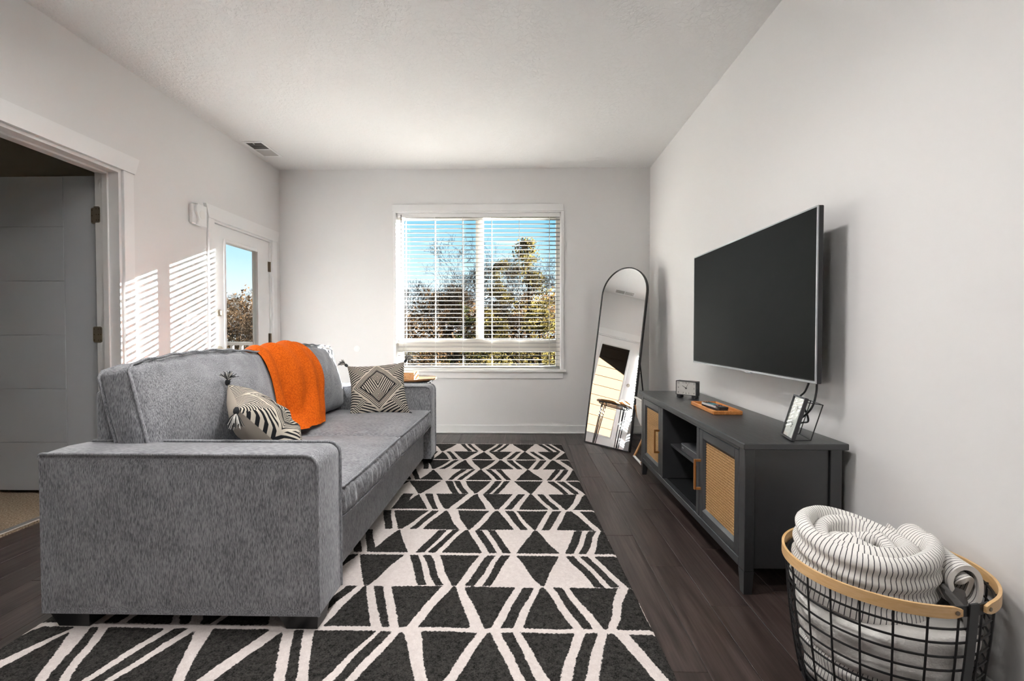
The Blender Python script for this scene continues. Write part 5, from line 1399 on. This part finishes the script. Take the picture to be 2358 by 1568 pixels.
tag(m.build('grey_cloth', M['cotton_grey'], smooth=75), 'crumpled dark grey cloth stuffed at the wall side of the basket', 'cloth')
# ------------------------------------------------------------------ outside: balcony
o = MB().box(-6.2, XL - WT - 0.002, 3.40, 5.62, -0.25, -0.03).build('balcony_floor', M['deck_board']); o['kind'] = 'structure'
wb = struct('wall_balcony', (-4.3, 3.34, -0.05))
MB().box(-6.1, XL - WT - 0.002, 3.26, 3.36, -0.05, 2.9).build('sheathing', M['deck_trim'], wb)
for i in range(14):
    z_ = -0.04 + i * 0.205
    MB().add([(-6.1, 3.36, z_), (XL - WT - 0.04, 3.36, z_), (XL - WT - 0.04, 3.386, z_), (-6.1, 3.386, z_), (-6.1, 3.36, z_ + 0.203), (XL - WT - 0.04, 3.36, z_ + 0.203), (XL - WT - 0.04, 3.366, z_ + 0.203), (-6.1, 3.366, z_ + 0.203)],
             [(0, 1, 2, 3), (4, 5, 6, 7), (0, 1, 5, 4), (1, 2, 6, 5), (2, 3, 7, 6), (3, 0, 4, 7)]).build('siding_board', M['siding'], wb)
we = struct('wall_balcony_end', (-4.45, 4.1, -0.05))
MB().box(-4.50, -4.40, 3.388, 4.85, -0.03, 2.9).build('sheathing', M['deck_trim'], we)
for i in range(14):
    z_ = -0.025 + i * 0.205
    MB().add([(-4.40, 3.39, z_), (-4.40, 4.85, z_), (-4.374, 4.85, z_), (-4.374, 3.39, z_), (-4.40, 3.39, z_ + 0.203), (-4.40, 4.85, z_ + 0.203), (-4.394, 4.85, z_ + 0.203), (-4.394, 3.39, z_ + 0.203)],
             [(0, 1, 2, 3), (4, 5, 6, 7), (0, 1, 5, 4), (1, 2, 6, 5), (2, 3, 7, 6), (3, 0, 4, 7)]).build('siding_board', M['siding'], we)
o = MB().box(-4.55, XL - WT - 0.004, 3.30, 5.0, 2.30, 2.45).build('balcony_roof', M['deck_trim']); o['kind'] = 'structure'
rl = thing('balcony_railing', 'pale balcony railing with upright balusters outside the glass door', 'railing', (-4.6, 5.52, -0.03))
MB().box(-6.1, -3.23, 5.49, 5.55, 0.885, 0.925, 0.005).build('top_rail', M['deck_trim'], rl)
MB().box(-6.1, -3.23, 5.50, 5.54, 0.06, 0.095, 0.005).build('bottom_rail', M['deck_trim'], rl)
for i in range(24): x_ = -3.32 - i * 0.115; MB().box(x_ - 0.016, x_ + 0.016, 5.504, 5.536, 0.095, 0.885).build('baluster', M['deck_trim'], rl)
ps = thing('balcony_post', 'pale lap-sided post at the balcony corner seen through the glass door', 'post', (-3.12, 5.52, -0.03))
MB().box(-3.19, -3.05, 5.45, 5.59, -0.03, 2.9).build('core', M['deck_trim'], ps)
for i in range(12):
    z_ = -0.02 + i * 0.24
    for (a, b_) in (((-3.19, 5.45), (-3.19, 5.59)), ((-3.19, 5.45), (-3.05, 5.45))):
        if a[0] == b_[0]: vv = [(-3.19, 5.44, z_), (-3.19, 5.59, z_), (-3.222, 5.59, z_), (-3.222, 5.44, z_), (-3.19, 5.44, z_ + 0.237), (-3.19, 5.59, z_ + 0.237), (-3.198, 5.59, z_ + 0.237), (-3.198, 5.44, z_ + 0.237)]
        else: vv = [(-3.19, 5.45, z_), (-3.05, 5.45, z_), (-3.05, 5.43, z_), (-3.19, 5.43, z_), (-3.19, 5.45, z_ + 0.237), (-3.05, 5.45, z_ + 0.237), (-3.05, 5.442, z_ + 0.237), (-3.19, 5.442, z_ + 0.237)]
        MB().add(vv, [(0, 1, 2, 3), (4, 5, 6, 7), (0, 1, 5, 4), (1, 2, 6, 5), (2, 3, 7, 6), (3, 0, 4, 7)]).build('lap_board', M['deck_trim'], ps)

# ------------------------------------------------------------------ outside: ground, trees, brush
GZ = -3.0
def ground_z(x, y): return GZ + 0.012 * max(0, y - 8) + 0.15 * math.sin(x * 0.21) * math.sin(y * 0.17)
g = MB().grid(lambda u, v: (-90 + 160 * u, 6.2 + 110 * v, ground_z(-90 + 160 * u, 6.2 + 110 * v)), 40, 30)
o = g.build('ground', M['grass_tan'], recalc=False, smooth=180); o['kind'] = 'structure'
def bare_tree(seed, x, y, h, label, mat='bark', spread=0.62, levels=5, lean=0.0):
    rg = random.Random(seed); m = MB()
    def branch(p, d, L, r, lv):
        n = 4 if lv > 2 else 3; pts = [p]; dd = d.copy(); rad = [r]
        for i in range(n):
            dd = (dd + Vector((rg.gauss(0, 1), rg.gauss(0, 1), rg.gauss(0, 1) * 0.6 + 0.25)) * (0.16 if lv == levels else 0.24)).normalized()
            pts.append(pts[-1] + dd * L / n); rad.append(max(r * (1 - 0.55 * (i + 1) / n), 0.006))
        m.tube(pts, rad, 7 if lv == levels else 5 if lv > 2 else 3)
        if lv == 0: return
        nb2 = 5 if lv == levels else (4 if lv > 1 else 3)
        for k in range(nb2):
            t_ = rg.uniform(0.42, 1.0) if lv < levels else rg.uniform(0.35, 1.0)
            i = min(n - 1, int(t_ * n)); q_ = pts[i].lerp(pts[i + 1], t_ * n - i)
            ax = Vector((rg.gauss(0, 1), rg.gauss(0, 1), rg.gauss(0, 0.35))).normalized()
            nd = (dd * (1 - spread * 0.7) + ax * spread + Vector((0, 0, 0.15))).normalized()
            branch(q_, nd, L * rg.uniform(0.52, 0.72), max(rad[i] * 0.55, 0.007), lv - 1)
    z0 = ground_z(x, y) - 0.1
    branch(Vector((x, y, z0)), Vector((lean, 0, 1)).normalized(), h * 0.45, h * 0.017, levels)
    o = m.build('bare_tree', M[mat], recalc=False)
    return tag(o, label, 'tree', 'bare trees beyond the window')
def leaf_cloud(pts_fn, n, size, rg):
    m = MB()
    for k in range(n):
        c_ = pts_fn(rg); a = Vector((rg.gauss(0, 1), rg.gauss(0, 1), rg.gauss(0, 1))).normalized(); b_ = a.orthogonal().normalized(); c2 = a.cross(b_)
        s_ = size * rg.uniform(0.5, 1.4)
        m.add([c_ + b_ * s_, c_ - b_ * s_ * 0.5 + c2 * s_ * 0.6, c_ - b_ * s_ * 0.4 - c2 * s_ * 0.6], [(0, 1, 2)])
    return m
def pine(seed, x, y, h, label, mat, r=0.24):
    rg = random.Random(seed); z0 = ground_z(x, y) - 0.05
    root = thing('conifer', label, 'tree', (x, y, z0), 'conifers beyond the window')
    m = MB().tube([(x, y, z0), (x + 0.1, y, z0 + h * 0.5), (x, y, z0 + h * 0.97)], [h * 0.018, h * 0.012, 0.015], 7)
    cents = []
    for k in range(46):
        t_ = rg.uniform(0.16, 1.0); a = rg.uniform(0, 2 * math.pi); L_ = h * r * (1.05 - t_) ** 0.75 * rg.uniform(0.6, 1.1) + 0.1
        p0 = Vector((x, y, z0 + h * t_)); p1 = p0 + Vector((math.cos(a), math.sin(a), 0.12)) * L_
        m.tube([p0, p1], [0.03, 0.01], 4); cents.append((p0, p1))
    m.build('trunk', M['bark'], root, recalc=False)
    def fn(rg_):
        p0, p1 = cents[rg_.randrange(len(cents))]; t_ = rg_.uniform(0.3, 1.05)
        return p0.lerp(p1, t_) + Vector((rg_.gauss(0, 1), rg_.gauss(0, 1), rg_.gauss(0, 0.6))) * h * 0.022
    leaf_cloud(fn, 4600, h * 0.0105, rg).build('needles', M[mat], root, recalc=False)
def shrub(seed, x, y, rx, rz, label, mat):
    rg = random.Random(seed); z0 = ground_z(x, y)
    root = thing('shrub', label, 'shrub', (x, y, z0), 'brush along the wood edge')
    st_ = MB()
    for k in range(9):
        a = rg.uniform(0, 6.28); p1 = Vector((x + math.cos(a) * rx * 0.7, y + math.sin(a) * rx * 0.5, z0 + rz * rg.uniform(1.0, 1.9)))
        st_.tube([(x + rg.uniform(-0.2, 0.2), y, z0 - 0.05), Vector((x, y, z0)).lerp(p1, 0.5) + Vector((0, 0, 0.2)), p1], [0.03, 0.02, 0.006], 4)
    st_.build('stems', M['bark'], root, recalc=False)
    def fn(rg_):
        while True:
            p = Vector((rg_.uniform(-1, 1), rg_.uniform(-1, 1), rg_.uniform(-1, 1)))
            if 0.35 < p.length < 1: break
        return Vector((x + p.x * rx, y + p.y * rx * 0.7, z0 + rz * (0.95 + p.z)))
    leaf_cloud(fn, 1500, 0.055 * (rx / 1.6) + 0.03, rg).build('foliage', M[mat], root, recalc=False)
def vx(px, y): return (px - 1200.0) * y / 1048.0           # along a bearing at distance y
bare_tree(11, vx(1075, 24), 24, 9.6, 'tall dark bare tree just left of the window mullion', levels=6, spread=0.58)
bare_tree(12, vx(1262, 22), 22, 9.4, 'forked bare tree at the right side of the window', spread=0.7, levels=6)
bare_tree(13, vx(930, 26), 26, 8.6, 'sparse bare tree at the left edge of the window', levels=5)
bare_tree(14, vx(1000, 31), 31, 9.0, 'spindly bare tree with low branches in the left window pane', spread=0.8, levels=5)
bare_tree(15, vx(1180, 33), 33, 11.6, 'thin bare tree among the pines in the right window pane', levels=5)
bare_tree(17, vx(548, 27), 27, 8.2, 'bare tree seen through the balcony door glass', levels=6, spread=0.7)
bare_tree(18, vx(585, 34), 34, 9.0, 'bare tree behind the balcony post through the door glass', levels=5)
pine(31, vx(1150, 28), 28, 8.0, 'golden green pine standing right of the window mullion', 'pine_gold')
pine(32, vx(1215, 27), 27, 9.2, 'tallest golden pine in the right window pane', 'pine_gold', 0.26)
pine(33, vx(1068, 25), 25, 5.4, 'dark green pine at the foot of the tall bare tree', 'pine_green', 0.38)
pine(34, vx(1240, 20), 20, 5.2, 'low olive pine near the right window jamb', 'pine_gold', 0.36)
pine(35, vx(1128, 21), 21, 4.9, 'bushy olive pine at the lower middle of the window', 'pine_gold', 0.4)
k = 0
names = ['russet', 'tan', 'brown', 'olive', 'golden', 'dark']
BR = [(905, 26), (928, 23), (950, 27), (975, 22), (1000, 25), (1022, 21), (1045, 27), (1085, 22), (1110, 26), (1165, 24), (1195, 21), (1225, 25), (1262, 23), (1290, 20), (1310, 26), (520, 24), (545, 22), (575, 25)]
ordn = ['first', 'second', 'third', 'fourth', 'fifth', 'sixth', 'seventh', 'eighth', 'ninth', 'tenth', 'eleventh', 'twelfth', 'thirteenth', 'fourteenth', 'fifteenth']
for i, (px, yy) in enumerate(BR):
    mt = 'brush_brown' if (i % 3 != 2 and px < 1100) else 'brush_olive'
    colr = 'brown' if mt == 'brush_brown' else 'olive'
    lab = '%s wild shrub low in the window, %s from the left' % (colr, ordn[i]) if i < 15 else '%s wild shrub through the door glass, %s from the left' % (colr, ordn[i - 15])
    shrub(100 + i, vx(px, yy), yy, rnd.uniform(1.2, 1.9), rnd.uniform(1.2, 1.75), lab, mt)
# the tangle of undergrowth far behind and in front: nobody could count it
rg = random.Random(5)
def thicket(rg_):
    y_ = rg_.uniform(30, 44); x_ = rg_.uniform(-34, 12)
    return Vector((x_, y_, ground_z(x_, y_) + rg_.uniform(0, 7.2) * (0.82 + 0.12 * math.sin(x_ * 0.9) + 0.06 * math.sin(x_ * 2.7 + 1))))
o = leaf_cloud(thicket, 60000, 0.14, rg).build('undergrowth', M['brush_brown'], recalc=False); tag(o, 'tangled brown undergrowth along the far wood edge', 'undergrowth', kind='stuff')
def weeds(rg_):
    y_ = rg_.uniform(12, 22); x_ = rg_.uniform(-12, 6)
    return Vector((x_, y_, ground_z(x_, y_) + rg_.uniform(0, 1.1)))
o = leaf_cloud(weeds, 9000, 0.07, rg).build('tall_weeds', M['brush_olive'], recalc=False); tag(o, 'dry olive weeds filling the slope below the window', 'weeds', kind='stuff')

# ------------------------------------------------------------------ added ceiling lamps, unseen above the frame, for fill light
def added_fill_lamp(x, y, watts, label):
    cl = thing('added_fill_lamp', label, 'lamp', (x, y, ZC - 0.15))
    MB().lathe([(0.0, ZC - 0.010), (0.235, ZC - 0.010), (0.235, ZC - 0.0005), (0.0, ZC - 0.0005)], (x, y, 0), 40).build('canopy', M['trim_white'], cl)
    sh = MB(); n = 48
    for (r_, z_) in ((0.245, ZC - 0.15), (0.245, ZC - 0.010), (0.235, ZC - 0.010), (0.235, ZC - 0.15)):
        for k_ in range(n): a = 2 * math.pi * k_ / n; sh.v.append((x + r_ * math.cos(a), y + r_ * math.sin(a), z_))
    for i_ in range(4):
        for k_ in range(n): k2 = (k_ + 1) % n; i2 = (i_ + 1) % 4; sh.f.append((i_ * n + k_, i_ * n + k2, i2 * n + k2, i2 * n + k_))
    sh.build('drum_shade', M['trim_white'], cl, smooth=40)
    MB().lathe([(0.0, ZC - 0.020), (0.225, ZC - 0.020), (0.225, ZC - 0.0125), (0.0, ZC - 0.0125)], (x, y, 0), 40).build('diffuser', M['fill_lamp_glow'], cl)
    d = bpy.data.lights.new('added_fill_light', 'AREA'); d.shape = 'DISK'; d.size = 0.44; d.energy = watts; d.color = (1.0, 0.985, 0.97)
    o_ = bpy.data.objects.new('added_fill_light', d); COL.objects.link(o_); o_.parent = cl; o_.location = (0, 0, 0.15 - 0.024)
q = Mat('fill_lamp_glow', (0.9, 0.88, 0.84), 0.5); q.b.inputs['Emission Color'].default_value = (1, 0.94, 0.86, 1); q.b.inputs['Emission Strength'].default_value = 2.0; M['fill_lamp_glow'] = q.m; q.m.cycles.emission_sampling = 'NONE'
FILL_MAIN = 7.5  # base power of the two added lamps over sofa and rug
added_fill_lamp(-1.45, 1.70, FILL_MAIN * 0.5, 'added fill lamp, unseen round white ceiling drum above the sofa')
added_fill_lamp(-0.25, 1.70, FILL_MAIN * 1.35, 'added fill lamp, unseen round white ceiling drum above the rug')
added_fill_lamp(-0.30, 0.30, 7.0, 'added fill lamp, unseen round white ceiling drum close above the camera')
